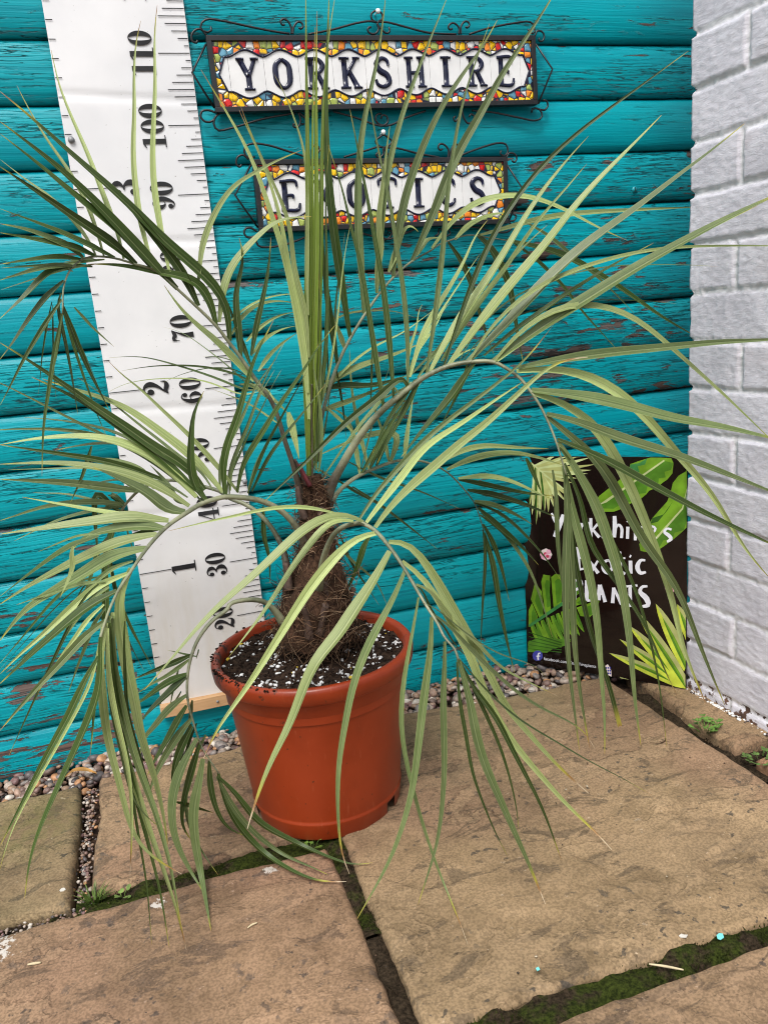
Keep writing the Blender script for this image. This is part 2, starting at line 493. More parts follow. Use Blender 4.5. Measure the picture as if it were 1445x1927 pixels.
def build_brick():
    mb = MB()
    def patch(L0, L1, z0, z1, st):
        nl = max(2, round((L1 - L0) / st)); nz = max(2, round((z1 - z0) / st))
        ids, info = [], []
        for a in range(nz + 1):
            z = z0 + (z1 - z0) * a / nz
            r, q = [], []
            for b in range(nl + 1):
                L = L0 + (L1 - L0) * b / nl
                d, c, i = brick_at(L, z)
                rnd = (math.sin(c * 12.9 + i * 78.2) * 43758.5) % 1.0
                s = max(0, min(1, (d + .0012) / .0034)); s = s * s * (3 - 2 * s)
                h = (-.0030 + .0018 * noise.noise(Vector((L * 130, z * 130, 12)))) * (1 - s) + (rnd - .5) * .0035 * s + .0010 * noise.noise(Vector((L * 22, z * 22, 0))) + .0007 * noise.noise(Vector((L * 70, z * 160, 5))) + .0005 * noise.noise(Vector((L * 190, z * 190, 8)))
                Lx = L
                if b == 0 and L0 == 0: Lx = .006 * (1 - s) + .0025 * noise.noise(Vector((0, z * 30, 2)))
                if b == 1 and L0 == 0: Lx = max(Lx, .006 * (1 - s) + .002)
                r.append(mb.vert(BO + BD * Lx + BN * h + Vector((0, 0, z)))); q.append((1 - s, rnd, 1.0 if z < .022 else 0.0))
            ids.append(r); info.append(q)
        for a in range(nz):
            for b in range(nl):
                mb.face((ids[a][b], ids[a + 1][b], ids[a + 1][b + 1], ids[a][b + 1]), 0, None, True, info[a][b])
        return ids
    e = patch(0, .45, -.03, 1.40, .0030)
    for a in range(len(e) - 1):          # the end of the wall, turning away from the camera
        p, q = Vector(mb.v[e[a][0]]), Vector(mb.v[e[a + 1][0]])
        back = [mb.vert(p - BN * .215), mb.vert(q - BN * .215)]
        mb.face((e[a][0], back[0], back[1], e[a + 1][0]), 0, None, True, (.3, .4, 0))
    patch(.45, 1.5, -.03, 1.40, .012)
    patch(0.0, 1.5, 1.40, 2.3, .012)
    o = mb.build('brick_wall', M_BRICK)
    tag(o, 'white painted brick wall on the right, beside the turquoise boards', 'wall')
build_brick()

# ------------------------------------------------------------------ ground, slabs, joints
mb = MB()
mb.face([mb.vert(p) for p in ((-6, -6, -.030), (6, -6, -.030), (6, .02, -.030), (-6, .02, -.030))])
tag(mb.build('ground', M_GROUND), 'dark earth under and between the stone slabs', kind='structure')

def terrace(v):
    f = math.floor(v); r = v - f
    r = max(0, min(1, (r - .44) / .12)); r = r * r * (3 - 2 * r)
    return f + r
def slab(c, tint, seed, st=.007, amp=1.0, lift=0.0):
    """c: four corners (x, y) in order back-left, back-right, front-right, front-left"""
    c = [Vector((*p, 0)) for p in c]
    mb = MB()
    w = ((c[1] - c[0]).length + (c[2] - c[3]).length) / 2; d = ((c[3] - c[0]).length + (c[2] - c[1]).length) / 2
    nx, ny = max(6, int(w / st)), max(6, int(d / st))
    ids = []
    for j in range(ny + 1):
        row = []
        for i in range(nx + 1):
            s, t = i / nx, j / ny
            p = c[0].lerp(c[1], s).lerp(c[3].lerp(c[2], s), t)
            e = min(s * w, (1 - s) * w, t * d, (1 - t) * d)
            wob = Vector((noise.noise(Vector((p.x * 7, p.y * 7, seed))), noise.noise(Vector((p.x * 7, p.y * 7, seed + 9))), 0)) * .007
            wob += Vector((noise.noise(Vector((p.x * 45, p.y * 45, seed))), noise.noise(Vector((p.x * 45, p.y * 45, seed + 9))), 0)) * .0022
            k = max(0, 1 - e / .03)
            q = p + wob * k
            v1 = noise.fractal(Vector((p.x * 3.1 + seed, p.y * 4.2, seed)), 1.0, 2.0, 4)
            z = lift + amp * (.0027 * terrace(v1 * 2.6 + .5) + .0012 * noise.noise(Vector((p.x * 30, p.y * 30, seed)))) - .002
            ed = max(0, 1 - e / .0075)
            z -= ed * ed * .0075
            row.append(mb.vert((q.x, q.y, z)))
        ids.append(row)
    for j in range(ny):
        for i in range(nx):
            mb.face((ids[j][i], ids[j + 1][i], ids[j + 1][i + 1], ids[j][i + 1]), 0, None, True, tint)
    ring = [ids[0][i] for i in range(nx)] + [ids[j][nx] for j in range(ny)] + [ids[ny][nx - i] for i in range(nx)] + [ids[ny - j][0] for j in range(ny)]
    low = [mb.vert((mb.v[a][0], mb.v[a][1], -.034)) for a in ring]
    for a in range(len(ring)):
        b = (a + 1) % len(ring)
        mb.face((ring[a], ring[b], low[b], low[a]), 0, None, True, tuple(x * .8 for x in tint))
    o = mb.build('paving_slab', M_STONE)
    return tag(o, kind='structure')
slab([(-1.1, -.115), (-.254, -.105), (-.252, -.402), (-1.1, -.425)], (.90, .93, .84), 1, .006)
slab([(-.226, -.092), (.086, -.095), (.088, -.392), (-.225, -.390)], (1.07, 1.02, .97), 2, .005, lift=.001)
slab([(.112, -.098), (.700, -.140), (.724, -.752), (.111, -.750)], (1.0, .98, .92), 3, .0045, amp=1.35)
slab([(.742, -.150), (1.05, -.150), (1.05, -.430), (.742, -.446)], (.95, .93, .84), 4)
slab([(.750, -.482), (1.05, -.462), (1.05, -.76), (.750, -.76)], (1.22, 1.05, .92), 5)
slab([(-.70, -.432), (.089, -.420), (.091, -1.25), (-.70, -1.25)], (1.02, .92, .92), 6, .005)
slab([(.112, -.786), (.74, -.784), (.74, -1.5), (.118, -1.5)], (1.0, .93, .92), 7, .0055, amp=1.2)
slab([(-1.4, -.45), (-.73, -.44), (-.73, -1.25), (-1.4, -1.25)], (1, .95, .9), 8, .03)
slab([(.77, -.79), (1.4, -.79), (1.4, -1.5), (.77, -1.5)], (1, .95, .9), 9, .03)
slab([(-.9, -1.29), (.08, -1.29), (.08, -2.2), (-.9, -2.2)], (1, .95, .9), 10, .03)
slab([(.12, -1.54), (1.0, -1.54), (1.0, -2.3), (.12, -2.3)], (1, .95, .9), 11, .03)

def strip(mb, a, b, w, gf, zb=-.013, amp=.009, st=.006):
    a, b = Vector((*a, 0)), Vector((*b, 0)); L = (b - a).length
    n, m = int(L / st), max(3, int(w / st)); dd = (b - a) / n; nn = Vector((-dd.y, dd.x, 0)).normalized()
    ids = []
    for i in range(n + 1):
        row = []
        for j in range(m + 1):
            p = a + dd * i + nn * (j / m - .5) * w
            z = zb + amp * noise.fractal(Vector((p.x * 22, p.y * 22, 3)), 1, 2, 4) + .004 * (1 - abs(2 * j / m - 1))
            row.append(mb.vert((p.x, p.y, z)))
        ids.append(row)
    for i in range(n):
        for j in range(m):
            mb.face((ids[i][j], ids[i + 1][j], ids[i + 1][j + 1], ids[i][j + 1]), 0, None, True, (gf, 0, 0))
def fuzz(mb, a, b, w, n, gf, z0=-.011, hgt=.0040):
    for _ in range(n):
        t = random.random(); x = a[0] + (b[0] - a[0]) * t + 0; y = a[1] + (b[1] - a[1]) * t
        if abs(b[0] - a[0]) > abs(b[1] - a[1]): y += (random.random() - .5) * w
        else: x += (random.random() - .5) * w
        if noise.noise(Vector((x * 14, y * 14, 2))) < .5 - gf: continue
        h = hgt * random.uniform(.4, 1.2); an = random.uniform(0, 6.28); r = .0011
        p = Vector((x, y, z0 + .002 * random.random()))
        s = Vector((math.cos(an) * r, math.sin(an) * r, 0))
        tip = p + Vector((random.uniform(-.5, .5) * h, random.uniform(-.5, .5) * h, h))
        mb.face((mb.vert(p - s), mb.vert(p + s), mb.vert(tip)), 0, None, True, (gf + .2, 0, 0))
mb = MB()
for a, b, w, gf, zb in (((-.245, -.410), (.100, -.406), .036, .62, -.010), ((.09, -.766), (.80, -.767), .052, .52, -.011), ((.099, -.405), (.100, -.60), .030, .45, -.010), ((.100, -.60), (.101, -1.3), .030, .15, -.014), ((-.70, -.424), (-.26, -.416), .03, .22, -.016), ((.734, -.2), (.742, -.52), .030, .05, -.024), ((.72, -.455), (1.0, -.450), .03, .15, -.022)):
    strip(mb, a, b, w, gf, zb)
    fuzz(mb, a, b, w * .8, int(2300 * math.dist(a, b) * w / .03), gf, zb + .002)
tag(mb.build('moss', M_MOSS), 'dark green moss and dirt filling the slab joints', 'moss', kind='stuff')

# pebbles along the foot of the boards
def pebble(mb, p, r, col, sub):
    bm = PEB[sub]
    ax = Vector((random.uniform(.75, 1.35), random.uniform(.7, 1.15), random.uniform(.5, .85))) * r
    rot = Euler((random.uniform(-.5, .5), random.uniform(-.5, .5), random.uniform(0, 6.28))).to_matrix()
    sd = random.uniform(0, 99); b0 = len(mb.v)
    for v in bm[0]:
        k = 1 + .22 * noise.noise(v * 1.3 + Vector((sd, sd, sd)))
        mb.v.append(tuple(Vector(p) + rot @ Vector((v.x * ax.x * k, v.y * ax.y * k, v.z * ax.z * k))))
    for f in bm[1]:
        mb.face([b0 + i for i in f], 0, None, True, col)
PEB = []
for s in (1, 2):
    bm = bmesh.new(); bmesh.ops.create_icosphere(bm, subdivisions=s, radius=1.0)
    PEB.append(([v.co.copy() for v in bm.verts], [[v.index for v in f.verts] for f in bm.faces])); bm.free()
PCOL = [(.24, .155, .105), (.125, .085, .07), (.19, .12, .10), (.36, .29, .24), (.085, .072, .072), (.38, .20, .10), (.52, .46, .40), (.17, .095, .09), (.27, .21, .17), (.21, .18, .165), (.30, .20, .15)]
mb = MB()
rg = random.Random(3)
for lay, n in ((0, 1000), (1, 1250)):
    for _ in range(n):
        x = rg.uniform(-.85, .80)
        yb = -.108 if x < -.24 else (-.092 - max(0, x - .11) * .07)
        y = rg.uniform(yb, -.002)
        r = rg.choice((.0042, .0052, .006, .0072, .0088)) * rg.uniform(.85, 1.2)
        z = -.024 + r * .6 if lay == 0 else -.014 + .006 * noise.noise(Vector((x * 18, y * 18, 0))) + (y + .1) * .05 + r * .35
        pebble(mb, (x, y, z), r, tuple(min(.8, k_ * 1.02) for k_ in rg.choice(PCOL)), 1 if x > -.55 else 0)
for _ in range(300):                 # grit washed into the open joints
    x = rg.gauss(-.240, .007); y = rg.uniform(-.42, -.1); r = rg.uniform(.0012, .0038)
    pebble(mb, (x, y, -.020 + r), r, rg.choice(PCOL), 0)
for _ in range(260):
    x = rg.uniform(-.5, -.2); y = -.419 + rg.gauss(0, .006); r = rg.uniform(.001, .003)
    pebble(mb, (x, y, -.010 + r), r, rg.choice(PCOL), 0)
tag(mb.build('gravel', M_PEBBLE), 'mixed brown and grey pebbles along the foot of the turquoise boards', 'gravel', kind='stuff')
# ------------------------------------------------------------------ flower pot with compost
PC = Vector((0.116, -0.311, 0))
PROF_POT = [(.1065, .001), (.1085, .004), (.1115, .026), (.1122, .0285), (.1108, .0300), (.1115, .034), (.1285, .196), (.1290, .199), (.1312, .2015), (.1322, .216), (.1330, .2195), (.1362, .2215), (.1420, .2235), (.1442, .2255), (.1458, .2400), (.1450, .2445), (.1425, .2475), (.1390, .2482), (.1350, .2470), (.1325, .2430), (.1318, .2200), (.1300, .1900)]
def pot_r(z):
    for (r0, z0), (r1, z1) in zip(PROF_POT[:17], PROF_POT[1:17]):
        if z0 <= z <= z1: return r0 + (r1 - r0) * (z - z0) / max(1e-6, z1 - z0)
    return .1065 if z < .01 else .1455
def mat_pot():
    t = NT('terracotta_plastic')
    co = t.coords()
    n = t.noise(co, 9, 4, .55); sc_ = t.noise(t.coords((1, 1, .12)), 260, 3, .6)
    col = t.mix(t.step(n, .3, .7), (0.218, 0.025, 0.0045), (0.295, 0.037, 0.0070))
    col = t.mix(t.math('MULTIPLY', t.step(sc_, .62, .72), .18), col, (.45, .14, .07))
    x, y, z = t.sep(co)
    spl = t.noise(t.coords((1, 1, .8), (3, 8, 1)), 105, 4, .6)
    spot = t.step(spl, .675, .70)
    smear = t.math('MULTIPLY', t.step(t.noise(t.coords((1, 1, .5), (1, 1, 4)), 22, 5, .65), .56, .72), .30)
    col = t.mix(smear, col, (.17, .030, .010))
    col = t.mix(t.math('MULTIPLY', spot, .8), col, (.045, .018, .010))
    crumb = t.step(t.math('ADD', t.noise(co, 60, 5, .7), t.math('MULTIPLY', t.step(x, .06, -.03), .19)), .70, .73)
    lip = t.step(z, .222, .240)
    col = t.mix(t.math('MULTIPLY', t.math('MULTIPLY', crumb, lip), .9), col, (.022, .012, .008))
    t.bump(t.math('ADD', n, t.math('MULTIPLY', sc_, .25)), .12, .001)
    return t.base(col, t.step(n, .3, .7, .34, .46), .45)
M_POT = mat_pot()
pot = thing('flower_pot', 'terracotta coloured plastic pot holding the palm, filled with dark compost', 'pot', PC)
mb = MB()
mb.lathe(PROF_POT, PC, 96)
# drainage notches cut out of the foot ring
holes = [R(d) for d in (-47, -170, 70)]
NS = 96
keep_f, keep_m, keep_uv, keep_sm, keep_c = [], [], [], [], []
for i, f in enumerate(mb.f):
    seg, ringi = i % NS, i // NS
    a = 2 * math.pi * (seg + .5) / NS
    cut = ringi <= 1 and any(abs((a - h + math.pi) % (2 * math.pi) - math.pi) < R(6.0) for h in holes)
    if ringi == 0: cut = any(abs((a - h + math.pi) % (2 * math.pi) - math.pi) < R(6.0) for h in holes)
    if ringi == 1 and cut:
        # leave the upper half of the ring
        q = list(f); va, vb = q[0], q[1]; vc, vd = q[2], q[3]
        m1 = mb.vert(Vector(mb.v[va]).lerp(Vector(mb.v[vd]), .88)); m2 = mb.vert(Vector(mb.v[vb]).lerp(Vector(mb.v[vc]), .88))
        keep_f.append((m1, m2, vc, vd)); keep_m.append(0); keep_uv.append(None); keep_sm.append(True); keep_c.append(None)
        continue
    if cut: continue
    keep_f.append(f); keep_m.append(0); keep_uv.append(None); keep_sm.append(True); keep_c.append(None)
mb.f, mb.m, mb.uv, mb.sm, mb.c = keep_f, keep_m, keep_uv, keep_sm, keep_c
mb.lathe([(.0, .034), (.1105, .034)], PC, 96)
body = mb.build('pot_body', M_POT, pot)

def soil_z(x, y):
    d = math.hypot(x - PC.x, y - PC.y)
    return .2325 + .010 * max(0, 1 - d / .08) + .006 * noise.fractal(Vector((x * 30, y * 30, 2)), 1, 2, 4) + .002 * noise.noise(Vector((x * 160, y * 160, 1)))
mb = MB()
nr, na = 38, 90
ctr = mb.vert((PC.x, PC.y, soil_z(PC.x, PC.y)))
prev = None
for i in range(1, nr + 1):
    r = .1322 * i / nr
    cur = [mb.vert((PC.x + r * math.cos(6.28319 * j / na), PC.y + r * math.sin(6.28319 * j / na), soil_z(PC.x + r * math.cos(6.28319 * j / na), PC.y + r * math.sin(6.28319 * j / na)))) for j in range(na)]
    for j in range(na):
        k = (j + 1) % na
        if prev is None: mb.face((ctr, cur[j], cur[k]))
        else: mb.face((prev[j], cur[j], cur[k], prev[k]))
    prev = cur
compost = mb.build('compost', M_SOIL, pot)
rg = random.Random(11)
mb = MB(); mc = MB()
for q in range(2000):
    a = rg.uniform(0, 6.283); r = .131 * math.sqrt(rg.random())
    x, y = PC.x + r * math.cos(a), PC.y + r * math.sin(a)
    if noise.noise(Vector((x * 24, y * 24, 5))) < -.08 and rg.random() < .75: continue
    if noise.noise(Vector((x * 60, y * 60, 8))) < -.05: continue
    s = rg.choice((.0006, .0008, .0011, .0015, .0021, .0027)) * rg.uniform(.8, 1.15)
    if r < .05 and rg.random() < .6: continue
    pebble(mb, (x, y, soil_z(x, y) + s * .35), s, tuple(rg.uniform(.34, .76) for _i in (1,)) * 3 if rg.random() < .95 else (.45, .32, .04), 1)
for q in range(1500):
    a = rg.uniform(0, 6.283); r = .132 * math.sqrt(rg.random())
    x, y = PC.x + r * math.cos(a), PC.y + r * math.sin(a)
    s = rg.uniform(.0009, .0030); g = rg.uniform(.4, 1.3)
    pebble(mc, (x, y, soil_z(x, y) + s * .2), s, (.022 * g, .013 * g, .009 * g), 0)
for q in range(110):                  # crumbs on the rim, mostly on the left
    a = math.pi + rg.gauss(0.1, .45); r = rg.uniform(.136, .1455)
    s = rg.uniform(.0008, .0026); g = rg.uniform(.4, 1.3)
    pebble(mc, (PC.x + r * math.cos(a), PC.y + r * math.sin(a), .2475), s, (.022 * g, .013 * g, .009 * g), 0)
M_PERL = mat_tint('perlite', .8, .1, 400, .2); M_CRUMB = mat_tint('compost_crumb', .9, .4, 300, .1)
tag(mb.build('perlite', M_PERL, compost), kind='stuff')
tag(mc.build('crumbs', M_CRUMB, compost), kind='stuff')

# ------------------------------------------------------------------ flat writing
def ribbon2d(pts, ws, n=20):
    """outline of a variable-width brush stroke -> list of (left, right) 2-D pairs"""
    P = spline([(p[0], p[1], w) for p, w in zip(pts, ws)], n)
    out = []
    for i, p in enumerate(P):
        t = Vector((P[min(i + 1, n - 1)].x - P[max(i - 1, 0)].x, P[min(i + 1, n - 1)].y - P[max(i - 1, 0)].y))
        t = t.normalized() if t.length > 0 else Vector((1, 0))
        nn = Vector((-t.y, t.x)) * p.z / 2
        out.append((Vector((p.x, p.y)) + nn, Vector((p.x, p.y)) - nn))
    return out
def flat_stroke(mb, pts, ws, f, lift, n=20, mat=0):
    rr = ribbon2d(pts, ws, n)
    ids = [(mb.vert(f(a.x, a.y, lift)), mb.vert(f(b.x, b.y, lift))) for a, b in rr]
    for (a, b), (c, d) in zip(ids, ids[1:]):
        mb.face((a, b, d, c), mat, None, False)
def flat_poly(mb, pts, f, lift, mat=0):
    mb.face([mb.vert(f(x, y, lift)) for x, y in pts], mat, None, False)
def flat_ring(mb, c, ro, ri, f, lift, n=36, mat=0):
    o = [mb.vert(f(c[0] + ro[0] * math.cos(6.28319 * i / n), c[1] + ro[1] * math.sin(6.28319 * i / n), lift)) for i in range(n)]
    if ri is None:
        mb.face(o, mat, None, False); return
    q = [mb.vert(f(c[0] + ri[0] * math.cos(6.28319 * i / n), c[1] + ri[1] * math.sin(6.28319 * i / n), lift)) for i in range(n)]
    for i in range(n):
        k = (i + 1) % n
        mb.face((o[i], o[k], q[k], q[i]), mat, None, False)

# fat-face numerals in a unit-high box
def S(*a): return ('s', [(x, y) for x, y, w in a], [w for x, y, w in a])
NUM = {
 '0': (.72, [('r', (.36, .5), (.36, .5), (.115, .462))]),
 '1': (.66, [('p', [(.20, .03), (.46, .03), (.46, 1), (.20, 1)]), ('p', [(.02, 0), (.64, 0), (.64, .045), (.02, .045)]), ('p', [(.20, 1), (.0, .88), (.0, .85), (.20, .91)])]),
 '2': (.70, [('r', (.17, .72), (.145, .13), None), S((.07, .78, .04), (.18, .94, .06), (.38, .965, .09), (.56, .74, .26), (.44, .45, .15), (.16, .18, .06), (.05, .06, .05)), S((.04, .05, .05), (.2, .13, .15), (.46, .07, .19), (.64, .13, .09), (.67, .30, .03))]),
 '3': (.70, [('r', (.14, .76), (.125, .115), None), ('r', (.14, .20), (.13, .12), None), S((.05, .82, .04), (.15, .95, .05), (.34, .97, .08), (.54, .76, .24), (.40, .57, .07), (.24, .53, .045)), S((.24, .53, .045), (.42, .51, .08), (.57, .27, .27), (.36, .03, .08), (.16, .05, .05), (.04, .16, .03))]),
 '4': (.76, [('p', [(.38, .03), (.62, .03), (.62, 1), (.38, 1)]), S((.46, .98, .05), (.24, .62, .05), (.02, .27, .05)), ('p', [(.0, .235), (.76, .235), (.76, .285), (.0, .285)]), ('p', [(.24, 0), (.76, 0), (.76, .045), (.24, .045)])]),
 '5': (.70, [('p', [(.09, .5), (.13, .5), (.15, 1), (.10, 1)]), S((.10, .92, .15), (.32, .90, .17), (.60, .95, .09)), ('r', (.15, .20), (.135, .125), None), S((.10, .50, .04), (.30, .61, .07), (.56, .33, .27), (.36, .03, .08), (.16, .06, .05), (.05, .16, .03))]),
 '6': (.72, [('r', (.52, .80), (.12, .11), None), S((.62, .86, .03), (.50, .95, .05), (.36, .97, .06), (.14, .62, .22), (.13, .36, .25), (.36, .03, .06), (.57, .31, .24), (.38, .585, .05), (.22, .50, .03))]),
 '7': (.68, [S((.05, .80, .05), (.14, .93, .14), (.34, .86, .19), (.56, .93, .12), (.64, .98, .03)), S((.60, .93, .04), (.42, .60, .10), (.33, .30, .24), (.33, .0, .30)), ('p', [(.03, .66), (.07, .66), (.07, 1), (.03, 1)])]),
 '8': (.70, [('r', (.35, .76), (.29, .24), (.10, .205)), ('r', (.35, .27), (.35, .27), (.12, .225))]),
 '9': None}
def glyph(mb, ch, f, lift0):
    flip = ch == '9'
    w, parts = NUM['6'] if flip else NUM[ch]
    g = (lambda x, y, l: f(w - x, 1 - y, l)) if flip else f
    for i, p in enumerate(parts):
        l = lift0 + i * .00006
        if p[0] == 's': flat_stroke(mb, p[1], p[2], g, l, 22)
        elif p[0] == 'r': flat_ring(mb, p[1], p[2], p[3], g, l, 36)
        else: flat_poly(mb, p[1], g, l)
    return w

# ------------------------------------------------------------------ height chart
def mat_chart():
    t = NT('vinyl_sheet')
    co = t.coords()
    x, y, z = t.sep(co)
    n = t.noise(co, 7, 4, .55)
    low = t.step(z, .42, .10)
    col = t.mix(t.step(n, .35, .7), (0.70, 0.705, 0.72), (0.79, 0.79, 0.80))
    st = t.noise(t.coords((14, 1, 3.0)), 1.6, 5, .6)
    col = t.mix(t.math('MULTIPLY', low, t.step(st, .38, .68, .25, .8)), col, (.60, .56, .475))
    ed = t.noise(t.coords((1, 1, 1), (4, 4, 4)), 190, 3, .5)
    col = t.mix(t.math('MULTIPLY', t.step(ed, .725, .76), .7), col, (.22, .21, .20))
    t.bump(t.math('ADD', t.noise(co, 16, 3, .5), t.math('MULTIPLY', t.noise(t.coords((2, 1, 20)), 1.0, 3), .5)), .14, .004)
    return t.base(col, .42, .4)
M_CHART = mat_chart()
M_INK = plain('black_ink', (.018, .018, .020), .5, .3, .2)
M_PINE = NT('pine')
_c = M_PINE.coords((6, 6, 90)); M_PINE_N = M_PINE.noise(_c, 1.0, 4, .6, .6)
M_PINE = M_PINE.base(M_PINE.mix(M_PINE.step(M_PINE_N, .3, .7), (.42, .235, .11), (.62, .40, .215)), .6, .3)
M_SCREW = plain('grey_screw', (.22, .23, .24), .45, .6)
CX0, CZ0, CW, CANG = 0.08605, 0.00829, 0.19823, -0.00481
CTOP, CBOT = 1.72, .060
def chart_pt(xl, t, out=0.0):
    """xl metres left of the right edge, t metres up the scale"""
    ca, sa = math.cos(CANG), math.sin(CANG)
    wave = .0022 * noise.noise(Vector((xl * 6, t * 5, 1.5))) + .0012 * abs(noise.noise(Vector((xl * 3, t * 9, 6))))
    for cz in (.835, 1.04, .575, .40):
        wave -= .0016 * math.exp(-((t - cz - (xl - .1) * .06) / .005) ** 2)
    if t < .16: wave += (.16 - t) * .018 * math.sin(xl * 26)
    return Vector((CX0 + t * sa - xl * ca, -.0245 - wave - out, CZ0 + t * ca + xl * sa))
chart = thing('height_chart', 'tall white height chart marked in centimetres and feet, hung on the turquoise boards', 'height chart', (-.013, -.022, .05))
mb = MB()
nx, nz = 22, 330
ids = [[mb.vert(chart_pt(CW * i / nx, CBOT + (CTOP - CBOT) * j / nz)) for i in range(nx + 1)] for j in range(nz + 1)]
for j in range(nz):
    for i in range(nx):
        mb.face((ids[j][i], ids[j + 1][i], ids[j + 1][i + 1], ids[j][i + 1]))
LIFT = .0012
def tick(xa, xb, t, w=.0013):
    n = 6
    a = [mb.vert(chart_pt(xa + (xb - xa) * i / n, t - w / 2, LIFT)) for i in range(n + 1)]
    b = [mb.vert(chart_pt(xa + (xb - xa) * i / n, t + w / 2, LIFT)) for i in range(n + 1)]
    for i in range(n):
        mb.face((a[i], b[i], b[i + 1], a[i + 1]), 1, None, False)
TL = {0: .047, 1: .0075, 2: .0155, 3: .0235, 4: .0315, 5: .040, 6: .0325, 7: .0245, 8: .016, 9: .0080}
for c in range(8, 165):
    tick(.0006, TL[c % 10], c / 100)
for k in range(4, 66):
    if k % 12 == 0: tick(CW - .0006, CW - .053, k * .0254)
    else: tick(CW - .0006, CW - .0100, k * .0254)
sheet = mb.build('sheet', [M_CHART, M_INK], chart)
def number(txt, xr, tc, hgt):
    """numerals turned a quarter turn left, reading upwards; xr = foot of the digits (metres left of right edge)"""
    gap = .07
    tot = sum((NUM['6'] if c == '9' else NUM[c])[0] for c in txt) + gap * (len(txt) - 1)
    s = -tot / 2
    for ch in txt:
        mb = MB()
        w = glyph(mb, ch, lambda x, y, l, s=s: chart_pt(xr + y * hgt, tc + (s + x) * hgt * .80, LIFT + l), .0)
        mb.build('numeral', M_INK, chart)
        s += w + gap
for c in range(20, 165, 10):
    number(str(c), .0535, c / 100, .0345)
for k in range(1, 6):
    number(str(k), CW - .0535 - .040, k * .3048, .040)
b0 = at(300, 1323, -.022); b1 = at(436, 1298, -.022)
w = MB()
zt = (b0.z + b1.z) / 2
w.box((b0.x, -.0375, zt - .0225), (.0925, -.0215, zt - .0005))
w.build('bottom_batten', M_PINE, chart, .0012)
mb = MB(); mb.tube([(b1.x - .028, -.0374, zt - .011), (b1.x - .028, -.0392, zt - .011)], .0022, 12)
mb.build('screw', M_SCREW, chart); mb = MB()
q = at(134, 262, -.028)
mb.tube([(q.x, -.0245, q.z), (q.x, -.0292, q.z)], [.0050, .0046], 16)
mb.build('screw', M_SCREW, chart); mb = MB()
q = chart_pt(.003, .437)
mb.tube([q, q + Vector((0, -.004, 0))], [.0045, .0040], 14)
mb.build('screw', M_SCREW, chart)

# ------------------------------------------------------------------ ceramic letter signs in iron frames
M_IRON = plain('black_iron', (.010, .010, .012), .42, .5, .25)
M_GLAZE = NT('white_glaze')
M_GLAZE = M_GLAZE.base(M_GLAZE.mix(M_GLAZE.step(M_GLAZE.noise(M_GLAZE.coords(), 24, 3), .3, .7), (.70, .70, .70), (.78, .78, .775)), .10, .5)
M_NAVY = plain('navy_glaze', (.006, .008, .032), .12, .5, .2)
def mat_mosaic():
    t = NT('mosaic_glaze')
    co = t.coords((1, .0, 1))
    v = t.n('ShaderNodeTexVoronoi', feature='F1'); t.t.links.new(co, v.inputs['Vector']); v.inputs['Scale'].default_value = 96; v.inputs['Randomness'].default_value = .62
    r = t.sep(v.outputs['Color'])[0]
    col = t.ramp(r, [(0, (.86, .52, .004)), (.25, (.60, .015, .012)), (.43, (.80, .24, .020)), (.52, (.36, .44, .10)), (.64, (.11, .30, .42)), (.77, (.80, .79, .76)), (.93, (.86, .52, .01))], 'CONSTANT')
    e = t.vor(co, 96, 'DISTANCE_TO_EDGE', 'Distance', .62)
    line = t.step(e, .035, .085)
    col = t.mix(line, (.008, .010, .030), col)
    t.bump(t.step(e, .02, .3), .8, .0015)
    return t.base(col, .14, .5)
M_MOSAIC = mat_mosaic()
M_NAIL = plain('white_nail', (.75, .76, .76), .35, .6)

